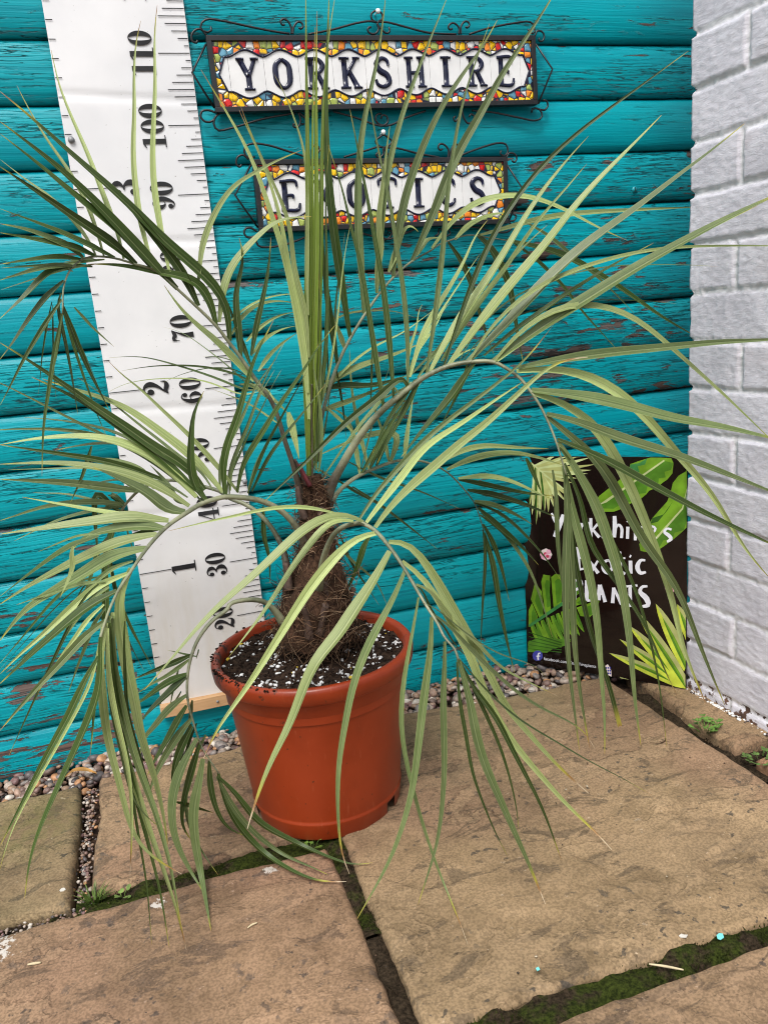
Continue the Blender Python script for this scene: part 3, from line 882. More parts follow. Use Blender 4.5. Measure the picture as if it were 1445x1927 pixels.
LET = {
 'Y': [[(.10, .95, .17), (.36, .46, .17)], [(.66, .95, .10), (.40, .46, .12)], [(.38, .50, .17), (.38, .04, .17)], [(-.04, .965, .07), (.26, .965, .07)], [(.50, .965, .07), (.80, .965, .07)], [(.18, .035, .07), (.58, .035, .07)]],
 'O': [[(.36, .95, .10), (.13, .78, .16), (.09, .5, .18), (.13, .22, .16), (.36, .05, .10), (.59, .22, .16), (.63, .5, .18), (.59, .78, .16), (.36, .95, .10)]],
 'R': [[(.14, .96, .17), (.14, .04, .17)], [(.10, .945, .09), (.42, .945, .10), (.60, .74, .17), (.42, .52, .10), (.16, .52, .08)], [(.36, .52, .15), (.62, .04, .17)], [(-.06, .965, .07), (.3, .965, .07)], [(-.06, .035, .07), (.34, .035, .07)], [(.48, .035, .07), (.80, .035, .07)]],
 'K': [[(.14, .96, .17), (.14, .04, .17)], [(.62, .95, .09), (.20, .44, .10)], [(.30, .58, .15), (.62, .04, .18)], [(-.06, .965, .07), (.34, .965, .07)], [(.48, .965, .07), (.76, .965, .07)], [(-.06, .035, .07), (.34, .035, .07)], [(.46, .035, .07), (.80, .035, .07)]],
 'S': [[(.60, .72, .08), (.56, .88, .10), (.36, .955, .11), (.12, .80, .17), (.24, .57, .19), (.52, .42, .19), (.60, .20, .17), (.36, .045, .11), (.12, .12, .10), (.06, .28, .08)]],
 'H': [[(.12, .96, .16), (.12, .04, .16)], [(.64, .96, .16), (.64, .04, .16)], [(.14, .48, .10), (.62, .48, .10)]] + [[(a - .18, b, .07), (a + .18, b, .07)] for a in (.12, .64) for b in (.035, .965)],
 'I': [[(.30, .96, .18), (.30, .04, .18)], [(.08, .965, .07), (.52, .965, .07)], [(.08, .035, .07), (.52, .035, .07)]],
 'E': [[(.12, .96, .17), (.12, .04, .17)], [(-.06, .955, .09), (.56, .955, .09), (.60, .78, .06)], [(.14, .50, .08), (.42, .50, .09), (.44, .40, .05)], [(-.06, .045, .09), (.60, .045, .10), (.68, .25, .06)]],
 'X': [[(.08, .96, .17), (.62, .04, .18)], [(.62, .95, .09), (.08, .05, .09)], [(-.06, .965, .07), (.26, .965, .07)], [(.46, .965, .07), (.76, .965, .07)], [(-.06, .035, .07), (.24, .035, .07)], [(.44, .035, .07), (.78, .035, .07)]],
 'T': [[(.36, .96, .17), (.36, .04, .17)], [(.0, .76, .06), (.03, .95, .09), (.69, .95, .09), (.72, .76, .06)], [(.14, .035, .07), (.58, .035, .07)]],
 'C': [[(.62, .72, .09), (.57, .88, .11), (.38, .95, .12), (.14, .78, .17), (.09, .5, .18), (.14, .22, .17), (.38, .05, .11), (.58, .14, .09), (.64, .28, .06)]],
}
def raised(mb, pts, f, h, n=18, mat=0):
    """half-round raised stroke; f(x, y, out) -> world"""
    rr = ribbon2d([(p[0], p[1]) for p in pts], [p[2] for p in pts], n if len(pts) > 2 else 4)
    prof = [(0, 0), (.10, .62), (.30, .95), (.5, 1), (.70, .95), (.90, .62), (1, 0)]
    ids = []
    for i, (a, b) in enumerate(rr):
        e = .75 if i in (0, len(rr) - 1) else 1.0
        ids.append([mb.vert(f(a.x + (b.x - a.x) * s, a.y + (b.y - a.y) * s, h * k * e)) for s, k in prof])
    for r0, r1 in zip(ids, ids[1:]):
        for j in range(len(prof) - 1):
            mb.face((r0[j], r0[j + 1], r1[j + 1], r1[j]), mat)
    for r, fl in ((ids[0], False), (ids[-1], True)):
        mb.face(r[::-1] if fl else r, mat, None, False)

def TPX(x, y): return (340 + x / 1.953, y / 1.953)
def ironpath(mb, pts, yw, r=.0017, n=26):
    P = [at(*TPX(*p), yw) for p in pts]
    mb.tube(spline(P, n) if len(P) > 3 else P, r, 6, 0, True)
def letter_sign(name, label, word, c, iron, endw):
    """c: the four outer frame corners TL TR BR BL as photo pixels"""
    YB = -.034
    TLp, TRp, BRp, BLp = [at(u, v, YB) for u, v in c]
    W = ((TRp - TLp).length + (BRp - BLp).length) / 2; H = ((BLp - TLp).length + (BRp - TRp).length) / 2
    ex = ((TRp - TLp) + (BRp - BLp)).normalized(); ez = Vector((-ex.z, 0, ex.x)); ctr = (TLp + TRp + BRp + BLp) / 4
    def f(x, y, out=0.0):                       # x from left, y from bottom, metres
        return ctr + ex * (x - W / 2) + ez * (y - H / 2) + Vector((0, -out, 0))
    t = thing(name, label, 'sign', (ctr.x, -.022, ctr.z))
    fb = .0075
    mb = MB()
    def bar(x0, y0, x1, y1, o0, o1):
        b = [f(x0, y0, o0), f(x1, y0, o0), f(x1, y1, o0), f(x0, y1, o0), f(x0, y0, o1), f(x1, y0, o1), f(x1, y1, o1), f(x0, y1, o1)]
        k = [mb.vert(p) for p in b]
        for q in ((0, 3, 2, 1), (4, 5, 6, 7), (0, 1, 5, 4), (1, 2, 6, 5), (2, 3, 7, 6), (3, 0, 4, 7)):
            mb.face([k[i] for i in q], 0, None, False)
    bar(0, 0, W, fb, -.010, .004); bar(0, H - fb, W, H, -.010, .004)
    bar(0, fb, fb, H - fb, -.010, .004); bar(W - fb, fb, W, H - fb, -.010, .004)
    bar(fb, fb, W - fb, H - fb, -.010, -.0085)
    mb.build('frame', M_IRON, t, .0006)
    iw, ih = W - 2 * fb, H - 2 * fb
    n = len(word); tw = (iw - 2 * endw) / n
    pieces = [(fb, fb + endw, 'L')] + [(fb + endw + i * tw, fb + endw + (i + 1) * tw, ch) for i, ch in enumerate(word)] + [(W - fb - endw, W - fb, 'Rr')]
    def top(x):                                 # wavy edge of the white field
        u = (x - fb - endw) / tw
        if u < 0 or u > n:
            q = (-u if u < 0 else u - n) * tw / endw     # 0..1 into the end piece
            lo = .765
            return lo - .26 * max(0, (q - .25) / .5) ** 1.0 if q < .75 else .5
        return .765 + .105 * (.5 - .5 * math.cos(6.28319 * u)) ** .8
    for (xa, xb, ch) in pieces:
        tile = MB()
        g = .0002
        pts = [f(xa + g, fb + .0004, 0), f(xb - g, fb + .0004, 0), f(xb - g, H - fb - .0004, 0), f(xa + g, H - fb - .0004, 0)]
        m2 = [p + Vector((0, .0084, 0)) for p in pts]
        k = [tile.vert(p) for p in m2 + pts]
        for q in ((4, 5, 6, 7), (0, 1, 5, 4), (1, 2, 6, 5), (2, 3, 7, 6), (3, 0, 4, 7)):
            tile.face([k[i] for i in q], 0, None, False)
        to = tile.build('tile', M_GLAZE, t, .0004)
        # mosaic bands and navy outline
        mo = MB(); mo2 = MB(); N = 20
        hi, lo, hi0, lo0 = [], [], [], []
        for i in range(N + 1):
            x = xa + g + (xb - xa - 2 * g) * i / N
            yt = fb + ih * top(x); yb = fb + ih * (1 - top(x))
            hi.append(mo.vert(f(x, H - fb - .0006, .0006))); hi0.append(mo.vert(f(x, min(yt, H - fb - .001), .0006)))
            lo0.append(mo2.vert(f(x, max(yb, fb + .001), .0006))); lo.append(mo2.vert(f(x, fb + .0006, .0006)))
        for i in range(N):
            mo.face((hi[i], hi0[i], hi0[i + 1], hi[i + 1]), 0, None, False)
            mo2.face((lo0[i], lo[i], lo[i + 1], lo0[i + 1]), 0, None, False)
        mo.build('mosaic_border', M_MOSAIC, to); mo2.build('mosaic_border', M_MOSAIC, to)
        ol = MB()
        xs = [xa + (xb - xa) * i / 24 for i in range(25)]
        if ch == 'L': xs = [x for x in xs if top(x) > .5]; 
        if ch == 'Rr': xs = [x for x in xs if top(x) > .5]
        U = [(x, fb + ih * top(x), .0030) for x in xs]; D = [(x, fb + ih * (1 - top(x)), .0030) for x in xs]
        ff = lambda x, y, o: f(x, y, .0003 + o)
        if ch == 'L': raised(ol, U[::-1] + [(xs[0] - .001, fb + ih * .5, .003)] + D, ff, .0018, 40)
        elif ch == 'Rr': raised(ol, U + [(xs[-1] + .001, fb + ih * .5, .003)] + D[::-1], ff, .0018, 40)
        else:
            raised(ol, U, ff, .0018, 24); ol2 = MB(); raised(ol2, D, ff, .0018, 24); ol2.build('outline', M_NAVY, to)
        ol.build('outline', M_NAVY, to)
        if ch not in ('L', 'Rr'):
            le = MB(); hgt = ih * .50; lw = hgt * .78
            cx = (xa + xb) / 2 - hgt * (.30 if ch == 'I' else .36) * .86; cy = fb + ih * .5 - hgt / 2
            for i, stq in enumerate(LET[ch]):
                raised(le, [(x * .90, y, w * (1.12 if w > .13 else 1.25)) for x, y, w in stq], lambda x, y, o, i=i: f(cx + x * hgt, cy + y * hgt, .0004 + o * (1 + .03 * i)), .0026, 30)
            le.build('letter', M_NAVY, to)
    for i, p in enumerate(iron):
        mb = MB(); ironpath(mb, p, YB + .004 + .0004 * (i % 3))
        mb.build('side_bar' if len(p) < 4 else 'scroll', M_IRON, t)
    return t
IR1 = [
 [(400,122),(340,113),(250,95),(150,74),(95,69),(76,84),(74,104),(90,116),(108,114),(117,104),(110,96)],
 [(95,128),(72,105),(52,110),(40,128),(44,150),(58,155),(62,146)],
 [(408,124),(406,98),(392,74),(376,68),(367,77),(374,90),(382,88)],
 [(412,124),(416,96),(432,78),(446,84),(449,96),(440,104),(434,99)],
 [(470,124),(560,106),(650,82),(700,76),(716,80)],
 [(722,82),(703,70),(700,50),(718,37),(738,46),(741,66),(722,84),(738,106),(758,121),(769,110),(764,98)],
 [(722,84),(727,104),(718,120),(700,122),(688,112),(690,100),(700,98)],
 [(726,78),(760,80),(830,98),(910,118),(1012,124)],
 [(1022,125),(1022,100),(1006,84),(990,86),(983,98),(990,107),(998,103)],
 [(1030,125),(1030,96),(1042,78),(1055,78),(1061,90),(1052,100),(1046,95)],
 [(1060,124),(1130,102),(1220,84),(1285,79),(1298,92),(1298,122),(1285,118),(1275,105)],
 [(1302,130),(1310,112),(1328,115),(1336,132),(1328,150),(1316,146),(1318,138)],
 [(93,160),(42,265),(124,395)], [(1304,160),(1366,252),(1314,380)],
 [(128,412),(100,403),(78,408),(74,428),(90,445),(112,445),(128,432)],
 [(180,408),(150,412),(126,430),(122,458),(136,477),(190,468),(300,436),(420,414)],
 [(432,412),(440,440),(430,466),(414,462),(416,452)], [(436,412),(456,430),(476,420),(470,404)],
 [(560,408),(640,430),(720,458),(745,460),(762,445),(756,424),(740,422),(736,434)],
 [(900,406),(830,430),(770,458),(735,458),(716,440),(722,418),(738,416)],
 [(1030,400),(1022,428),(1008,444),(1003,432),(1010,426)], [(1034,400),(1040,430),(1056,452),(1075,442),(1078,424),(1066,418),(1060,428)],
 [(1070,404),(1150,412),(1240,430),(1305,441),(1328,428),(1322,404),(1304,396),(1288,402),(1290,412)],
 [(1318,400),(1338,402),(1349,386),(1344,370),(1332,366)]]
IR2 = [
 [(470,578),(400,556),(320,532),(258,527),(236,540),(236,566),(254,580),(272,574)],
 [(250,584),(228,568),(208,578),(205,602),(216,612),(224,604)],
 [(484,578),(482,550),(492,532),(506,538),(504,550)], [(496,578),(512,548),(530,532),(544,540),(540,556),(530,552)],
 [(600,576),(680,552),(730,538),(745,541)],
 [(745,542),(722,530),(716,517),(730,503),(746,494),(762,504),(776,517),(768,531),(746,542)],
 [(744,542),(744,566),(728,578),(718,568),(724,560)], [(748,542),(762,566),(780,574),(786,562)],
 [(748,540),(800,544),(870,562),(950,577)],
 [(982,580),(984,550),(968,530),(952,528),(946,540),(954,550),(962,546)],
 [(990,580),(994,548),(1006,530),(1020,532),(1020,548),(1010,552)],
 [(1010,578),(1090,546),(1170,524),(1196,530),(1202,556),(1190,572),(1174,564),(1178,552)],
 [(1196,584),(1206,562),(1226,564),(1235,580),(1226,595),(1216,588)],
 [(258,604),(200,716),(284,836)], [(1196,600),(1256,692),(1206,810)],
 [(280,850),(256,836),(238,840),(234,858),(248,872),(270,868)],
 [(330,846),(300,850),(278,872),(286,902),(340,906),(420,886),(500,850)],
 [(640,848),(700,866),(740,880),(765,874),(776,850),(760,846)], [(860,842),(800,866),(760,878),(740,868),(744,848)],
 [(950,838),(946,860),(934,868)], [(956,838),(972,866),(990,858),(986,844)],
 [(1000,836),(1080,834),(1150,850),(1198,852),(1216,838),(1208,816),(1192,820)],
 [(1208,812),(1226,808),(1232,792),(1222,786)]]
letter_sign('letter_sign', 'long black iron framed sign of white tiles reading YORKSHIRE with mosaic borders', 'YORKSHIRE', [(388, 65), (1003, 68), (1013, 195), (405, 213)], IR1, .021)
letter_sign('letter_sign', 'shorter black iron framed tile sign reading EXOTICS, hanging below the longer one', 'EXOTICS', [(475, 300), (952, 295), (957, 420), (487, 437)], IR2, .022)
for (u, v, lab) in ((711, 20, 'white nail head holding the upper, longer letter sign'), (721, 248, 'white nail head holding the lower, shorter letter sign')):
    q = at(u, v, -.036)
    mb = MB()
    mb.tube([(q.x, -.010, q.z), (q.x, -.036, q.z)], .0011, 8); mb.tube([(q.x, -.0365, q.z), (q.x, -.0392, q.z)], [.0042, .0032], 14)
    tag(mb.build('nail', M_NAIL), lab, 'nail')
q = at(1194, 356, -.019)
mb = MB(); mb.tube([(q.x, -.0150, q.z), (q.x, -.0205, q.z)], [.0060, .0050], 18)
mb.box((q.x - .0008, -.0208, q.z - .004), (q.x + .0008, -.0206, q.z + .004), 1)
tag(mb.build('screw', [plain('painted_screw', (.004, .25, .30), .4), M_INK]), 'round screw head painted turquoise near the brick wall', 'screw')

# ------------------------------------------------------------------ glossy sign board leaning in the corner
def mat_board():
    t = NT('gloss_black_board')
    t.base((.0095, .0055, .0045), .07, .4)
    return t.mat
A0 = on_ground(992, 1249, -.004); A1 = on_ground(1291, 1297, .002)
bh = .421
bx = (A1 - A0).normalized(); bw = (A1 - A0).length
bnrm = Vector((bx.y, -bx.x, 0)).normalized()
if bnrm.y > 0: bnrm = -bnrm
bup = (Vector((0, 0, 1)) - bnrm * .075); bup = (bup - bx * bup.dot(bx)).normalized()
bn = bx.cross(bup).normalized()
if bn.y > 0: bn = -bn
BOARD_O, BOARD_N = A0.copy(), bn.copy()
def on_board(u, v, out=0.0):
    d = ray(u, v); t = (A0 - CAM_LOC).dot(bn) / d.dot(bn)
    return CAM_LOC + d * t + bn * out
def QB(x, y, out=0.0): return on_board(960 + x / 2.876, 780 + y / 2.876, .0004 + out)
board = thing('sign_board', 'glossy black sign board with printed leaves and white lettering, leaning in the corner', 'sign board', A0.lerp(A1, .5))
mb = MB()
c8 = []
for o in (-.0035, 0):
    for (s, t_) in ((0, 0), (bw, 0), (bw, bh), (0, bh)):
        c8.append(mb.vert(A0 + bx * s + bup * t_ + bn * o))
for q in ((0, 3, 2, 1), (4, 5, 6, 7), (0, 1, 5, 4), (1, 2, 6, 5), (2, 3, 7, 6), (3, 0, 4, 7)):
    mb.face([c8[i] for i in q], 0, None, False)
bp = mb.build('panel', mat_board(), board, .0006)
bp_inv = None
def clipq(pts):
    """keep printed shapes inside the panel"""
    out = []
    for x, y in pts:
        p = QB(x, y) - A0
        s = min(bw - .001, max(.001, p.dot(bx))); t_ = min(bh - .001, max(.001, p.dot(bup)))
        out.append(A0 + bx * s + bup * t_)
    return out
PR = [plain(n_, c_, .12, .5, v_, 40) for n_, c_, v_ in (('print_lime', (.155, .31, .022), .2), ('print_green', (.075, .20, .018), .2), ('print_cream', (.50, .56, .26), .15), ('print_pale', (.40, .42, .155), .15), ('print_yellow', (.52, .60, .06), .2), ('print_dark', (.030, .095, .012), .2), ('print_white', (.80, .80, .86), .03), ('print_pink', (.74, .38, .50), .2), ('print_blush', (.82, .70, .68), .1), ('print_red', (.60, .06, .12), .2), ('print_blue', (.055, .06, .33), .1), ('print_teal', (.05, .22, .06), .2))]
LIME, GREEN, CREAM, PALE, YEL, DARK, WHT, PINK, BLUSH, RED, BLUE, TEAL = range(12)
leafm = MB(); LZ = [0]
def printed(name):
    global leafm
    if leafm.f: leafm.build(name, PR, bp)
    leafm = MB()
def shape(mat, pts):
    LZ[0] += 1
    o = .00025 + LZ[0] * .000012
    P = [p + bn * o for p in clipq(pts)]
    leafm.face([leafm.vert(p) for p in P], mat, None, False)
def blade(mat, a, b, w, bend=0.0, mat2=None):
    a, b = Vector(a), Vector(b); d = b - a; nn = Vector((-d.y, d.x)).normalized()
    L, Rr, M = [], [], []
    for i in range(9):
        t = i / 8; c = a + d * t + nn * bend * math.sin(math.pi * t)
        k = w / 2 * (math.sin(math.pi * min(1, .18 + .82 * t)) ** .75 if t < 1 else 0)
        L.append(tuple(c + nn * k)); Rr.append(tuple(c - nn * k)); M.append(tuple(c))
    shape(mat, L + Rr[::-1])
    if mat2 is not None: shape(mat2, L + M[::-1])
# pale palm frond, top left
for i, tipp in enumerate(((250, 205), (330, 205), (385, 215), (432, 232), (456, 270), (440, 300), (420, 320), (360, 345), (335, 370), (300, 410), (330, 452), (300, 470), (262, 478), (235, 500), (207, 530))):
    s = i / 14
    blade(PALE if i % 3 else CREAM, (120 + 115 * s * .3 + i * 2, 285 + 60 * s), tipp, 21, 10 - 18 * s, CREAM if i % 2 else None)
for i, tipp in enumerate(((104, 500), (118, 545), (140, 598), (160, 560), (186, 528))):
    blade(PALE, (112 + i * 14, 262 + i * 12), tipp, 22, -6, CREAM if i % 2 else DARK)
shape(CREAM, [(100, 255), (106, 250), (250, 372), (246, 378)])
printed('printed_palm_leaf')
# two banana leaves
shape(LIME, [(462, 472), (482, 440), (530, 402), (565, 378), (600, 345), (640, 305), (650, 268), (700, 250), (760, 228), (820, 212), (872, 236), (884, 262), (878, 318), (850, 352), (826, 368), (800, 392), (752, 412), (738, 430), (700, 462), (655, 480), (610, 508), (560, 526), (492, 526), (468, 500)])
shape(GREEN, [(470, 490), (600, 420), (690, 352), (832, 250), (884, 262), (870, 300), (835, 310), (842, 340), (805, 345), (800, 380), (742, 392), (735, 425), (690, 430), (660, 470), (610, 478), (560, 510), (500, 508)])
shape(TEAL, [(640, 305), (652, 270), (700, 262), (742, 236), (730, 270), (690, 280), (700, 310), (640, 330)])
shape(CREAM, [(474, 492), (832, 244), (836, 252), (520, 476)])
printed('printed_banana_leaf')
shape(LIME, [(698, 702), (722, 655), (748, 600), (770, 560), (812, 512), (850, 470), (868, 424), (880, 370), (912, 330), (950, 308), (999, 296), (999, 575), (960, 612), (925, 640), (890, 670), (850, 700), (800, 735), (740, 745), (706, 738)])
shape(GREEN, [(760, 700), (850, 600), (930, 500), (999, 405), (999, 575), (950, 590), (940, 625), (890, 640), (880, 672), (830, 680), (800, 732), (750, 740)])
shape(DARK, [(770, 560), (830, 540), (880, 470), (850, 520), (800, 580), (760, 590)])
shape(CREAM, [(752, 704), (930, 505), (999, 400), (999, 412), (936, 512), (766, 706)])
printed('printed_banana_leaf')
# split leaf, bottom left
for q in ([(100, 1150), (100, 1060), (118, 1020), (150, 1095), (140, 1130)], [(112, 1000), (135, 905), (172, 960), (180, 1095), (160, 1105), (140, 1060)], [(168, 905), (180, 866), (216, 872), (212, 960), (222, 1060), (190, 1075)], [(222, 880), (244, 862), (296, 872), (282, 940), (276, 1030), (236, 1052), (228, 960)], [(300, 940), (345, 880), (392, 900), (380, 960), (330, 1010), (292, 1028)], [(330, 1020), (400, 968), (440, 980), (430, 1010), (360, 1035)], [(360, 1045), (430, 1020), (478, 1000), (490, 980), (470, 1060), (430, 1098), (380, 1090)]):
    shape(LIME, q); c = [sum(a) / len(q) for a in zip(*q)]
    shape(GREEN, [(c[0] + (x - c[0]) * .62 + 8, c[1] + (y - c[1]) * .72 + 4) for x, y in q])
for i in range(9):
    t = i / 8; a = (118 + 220 * t, 1138 - 98 * t); b = (108 + 310 * t * (1 - .05 * i / 8), 1278 - 100 * t)
    blade(LIME if i % 2 else GREEN, a, (b[0] + 85 * (1 - t), b[1] + 18 * math.sin(3.1 * t)), 30, 6, GREEN if i % 2 else LIME)
shape(GREEN, [(98, 1230), (150, 1210), (330, 1215), (300, 1250), (230, 1270), (200, 1290), (98, 1285)])
for i in range(5): shape(DARK, [(100, 1180 + i * 22), (106, 1178 + i * 22), (280, 1232 + i * 13), (276, 1238 + i * 13)])
shape(TEAL, [(98, 1140), (290, 1008), (340, 1000), (300, 1022), (110, 1150)])
printed('printed_split_leaf')
# variegated fan, bottom right
for tipp, w in (((535, 1290), 44), ((592, 1215), 46), ((640, 1138), 52), ((684, 1062), 54), ((788, 1022), 58), ((905, 1026), 50)):
    root = (958, 1478) if tipp[0] < 780 else ((962, 1380) if tipp[0] < 850 else (975, 1215))
    blade(YEL, root, tipp, w * 1.25, 4, PALE)
    blade(GREEN, (root[0] - 4, root[1] - 4), (tipp[0] * .8 + root[0] * .2, tipp[1] * .8 + root[1] * .2), w * .42, 3, LIME)
shape(PALE, [(592, 1420), (640, 1432), (640, 1440), (600, 1434)])
printed('printed_striped_leaf')
for (cx_, cy_, r_) in ((195, 757, 32), (866, 938, 28)):
    for i in range(8):
        a = i * .785
        shape((BLUSH, PINK, BLUSH, PINK, PINK, BLUSH, BLUSH, PINK)[i], [(cx_ + r_ * .62 * math.cos(a) + r_ * .42 * math.cos(k * .7854), cy_ + r_ * .62 * math.sin(a) + r_ * .42 * math.sin(k * .7854)) for k in range(8)])
    for i in range(3):
        shape((RED, PINK, RED)[i], [(cx_ + 6 * i - 4 + 9 * math.cos(k * .7854), cy_ + 7 * i - 4 + 9 * math.sin(k * .7854)) for k in range(8)])
    printed('printed_flower')
shape(BLUE, [(150 + 28 * math.cos(k * .2618), 1305 + 28 * math.sin(k * .2618)) for k in range(24)])
printed('round_emblem')
shape(BLUSH, [(516, 1360), (530, 1350), (548, 1385), (550, 1418), (520, 1405)])
for k in range(9): shape(BLUE, [(518 + (k % 3) * 10, 1368 + (k // 3) * 15), (524 + (k % 3) * 10, 1364 + (k // 3) * 15), (527 + (k % 3) * 10, 1373 + (k // 3) * 15), (521 + (k % 3) * 10, 1377 + (k // 3) * 15)])
printed('printed_gem')
WORDS = (17, 29)
BRUSH = [
 [(288, 540, 16), (278, 575, 24), (252, 640, 26), (243, 662, 22)], [(226, 532, 10), (240, 566, 16), (262, 600, 18)],
 [(345, 590, 8), (318, 604, 15), (305, 636, 17), (326, 660, 14), (350, 636, 14), (342, 600, 10), (326, 596, 8)],
 [(384, 586, 20), (382, 652, 16)], [(384, 616, 10), (400, 590, 14), (424, 588, 14), (430, 600, 10)],
 [(438, 560, 16), (436, 668, 20)], [(478, 588, 14), (442, 630, 12)], [(450, 624, 12), (484, 664, 18)],
 [(530, 592, 12), (508, 590, 12), (498, 612, 14), (522, 634, 16), (524, 656, 14), (496, 664, 10)],
 [(566, 548, 20), (568, 600, 24), (564, 664, 20)], [(568, 620, 12), (588, 596, 14), (604, 612, 16), (604, 668, 16)],
 [(638, 606, 18), (636, 672, 16)], [(634, 574, 14), (640, 578, 12)],
 [(680, 608, 20), (678, 680, 16)], [(680, 634, 10), (694, 610, 14), (716, 610, 14)],
 [(752, 640, 11), (780, 634, 12), (786, 612, 14), (762, 606, 13), (748, 636, 16), (762, 668, 13), (794, 668, 11)],
 [(874, 622, 12), (850, 616, 12), (836, 634, 16), (860, 654, 20), (872, 672, 20), (850, 688, 12)],
 [(366, 716, 24), (368, 780, 24), (372, 836, 24)], [(370, 722, 12), (404, 716, 12)], [(370, 776, 12), (398, 772, 12)], [(372, 838, 14), (410, 832, 10)],
 [(432, 792, 12), (478, 858, 20)], [(476, 790, 12), (436, 858, 16)],
 [(538, 786, 10), (512, 796, 18), (506, 836, 20), (530, 858, 16), (552, 830, 16), (542, 794, 12), (526, 788, 8)],
 [(594, 740, 16), (594, 800, 24), (600, 848, 20), (624, 862, 14)], [(572, 782, 10), (624, 776, 10)],
 [(652, 790, 20), (654, 860, 20)], [(648, 764, 16), (656, 768, 14)],
 [(732, 788, 12), (708, 788, 16), (690, 824, 26), (706, 856, 20), (736, 852, 12)],
 [(348, 892, 18), (350, 1000, 20)], [(350, 896, 12), (382, 898, 16), (384, 930, 18), (352, 950, 12)],
 [(416, 896, 20), (416, 1006, 22)], [(418, 1006, 14), (446, 1004, 10)],
 [(486, 920, 20), (480, 1004, 22)], [(490, 920, 14), (516, 1014, 20)], [(484, 972, 10), (508, 970, 10)],
 [(556, 1020, 20), (562, 936, 18)], [(562, 936, 14), (604, 1026, 18)], [(604, 1026, 16), (602, 930, 14)],
 [(650, 924, 18), (652, 1040, 20)], [(620, 930, 12), (690, 924, 12)],
 [(744, 928, 12), (716, 932, 16), (704, 956, 22), (740, 996, 30), (748, 1030, 24), (712, 1038, 12)],
]
mb = MB()
for i, stq in enumerate(BRUSH):
    if i in WORDS: mb.build('lettering', PR[WHT], bp); mb = MB()
    flat_stroke(mb, [(a, b) for a, b, c_ in stq], [c_ for a, b, c_ in stq], QB, .0016 + i * .00001, 16 if len(stq) > 2 else 5)
mb.build('lettering', PR[WHT], bp); mb = MB()
flat_stroke(mb, [(154, 1328), (153, 1305), (158, 1291), (166, 1291)], [8, 8, 7, 6], QB, .0022, 12)
flat_stroke(mb, [(144, 1307), (164, 1306)], [6, 6], QB, .0023, 4)
mb.build('emblem_letter', PR[WHT], bp)
cu = bpy.data.curves.new('small_text', 'FONT')
cu.body = 'facebook.com/Yorkshireplants'
cu.size = 1.0
tmp = bpy.data.objects.new('tmp', cu); COL.objects.link(tmp)
dg = bpy.context.evaluated_depsgraph_get()
tme = bpy.data.meshes.new_from_object(tmp.evaluated_get(dg))
xmax = max(v.co.x for v in tme.vertices)
mb = MB()
for v in tme.vertices:
    s = v.co.x / xmax
    mb.vert(QB(184 + 282 * s, 1327 + 44 * s - v.co.y * 24, .002))
for p in tme.polygons: mb.face(list(p.vertices), 0, None, False)
bpy.data.objects.remove(tmp); bpy.data.curves.remove(cu); bpy.data.meshes.remove(tme)
mb.build('small_lettering', PR[WHT], bp)
# ------------------------------------------------------------------ the palm
# Fronds as traced on the photograph: a capital letter picks the enlarged crop the numbers were read from.
CROP = {'A': (0, 100, 3.0104), 'B': (0, 480, 3.0104), 'C': (0, 900, 3.0104), 'D': (0, 1360, 3.0104), 'E': (400, 0, 3.0104), 'F': (400, 440, 3.0104),
        'G': (700, 40, 3.0104), 'H': (700, 480, 3.0104), 'I': (965, 500, 3.0104), 'J': (965, 940, 3.0104), 'K': (620, 860, 3.0104), 'L': (740, 1260, 3.0104),
        'M': (400, 820, 4.516), 'N': (0, 0, 1.0), 'P': (340, 1080, 2.779), 'T': (960, 0, 2.753)}
def trace(s):
    out, c, sw = [], None, False
    for tok in s.split():
        tok0 = tok
        if tok[0].isalpha(): c = CROP[tok[0]]; tok = tok[1:]
        new = tok0[0].isalpha()
        x, y = tok.split(',')
        q = (c[0] + float(x) / c[2], c[1] + float(y) / c[2])
        if len(out) > 1:                     # where two crops overlap, drop points that step back
            sw = sw or new
            a, b = Vector(out[-1]) - Vector(out[-2]), Vector(q) - Vector(out[-1])
            if sw and b.length > 0 and a.dot(b) < .02 * a.length * b.length: continue
        sw = False
        out.append(q)
    return out
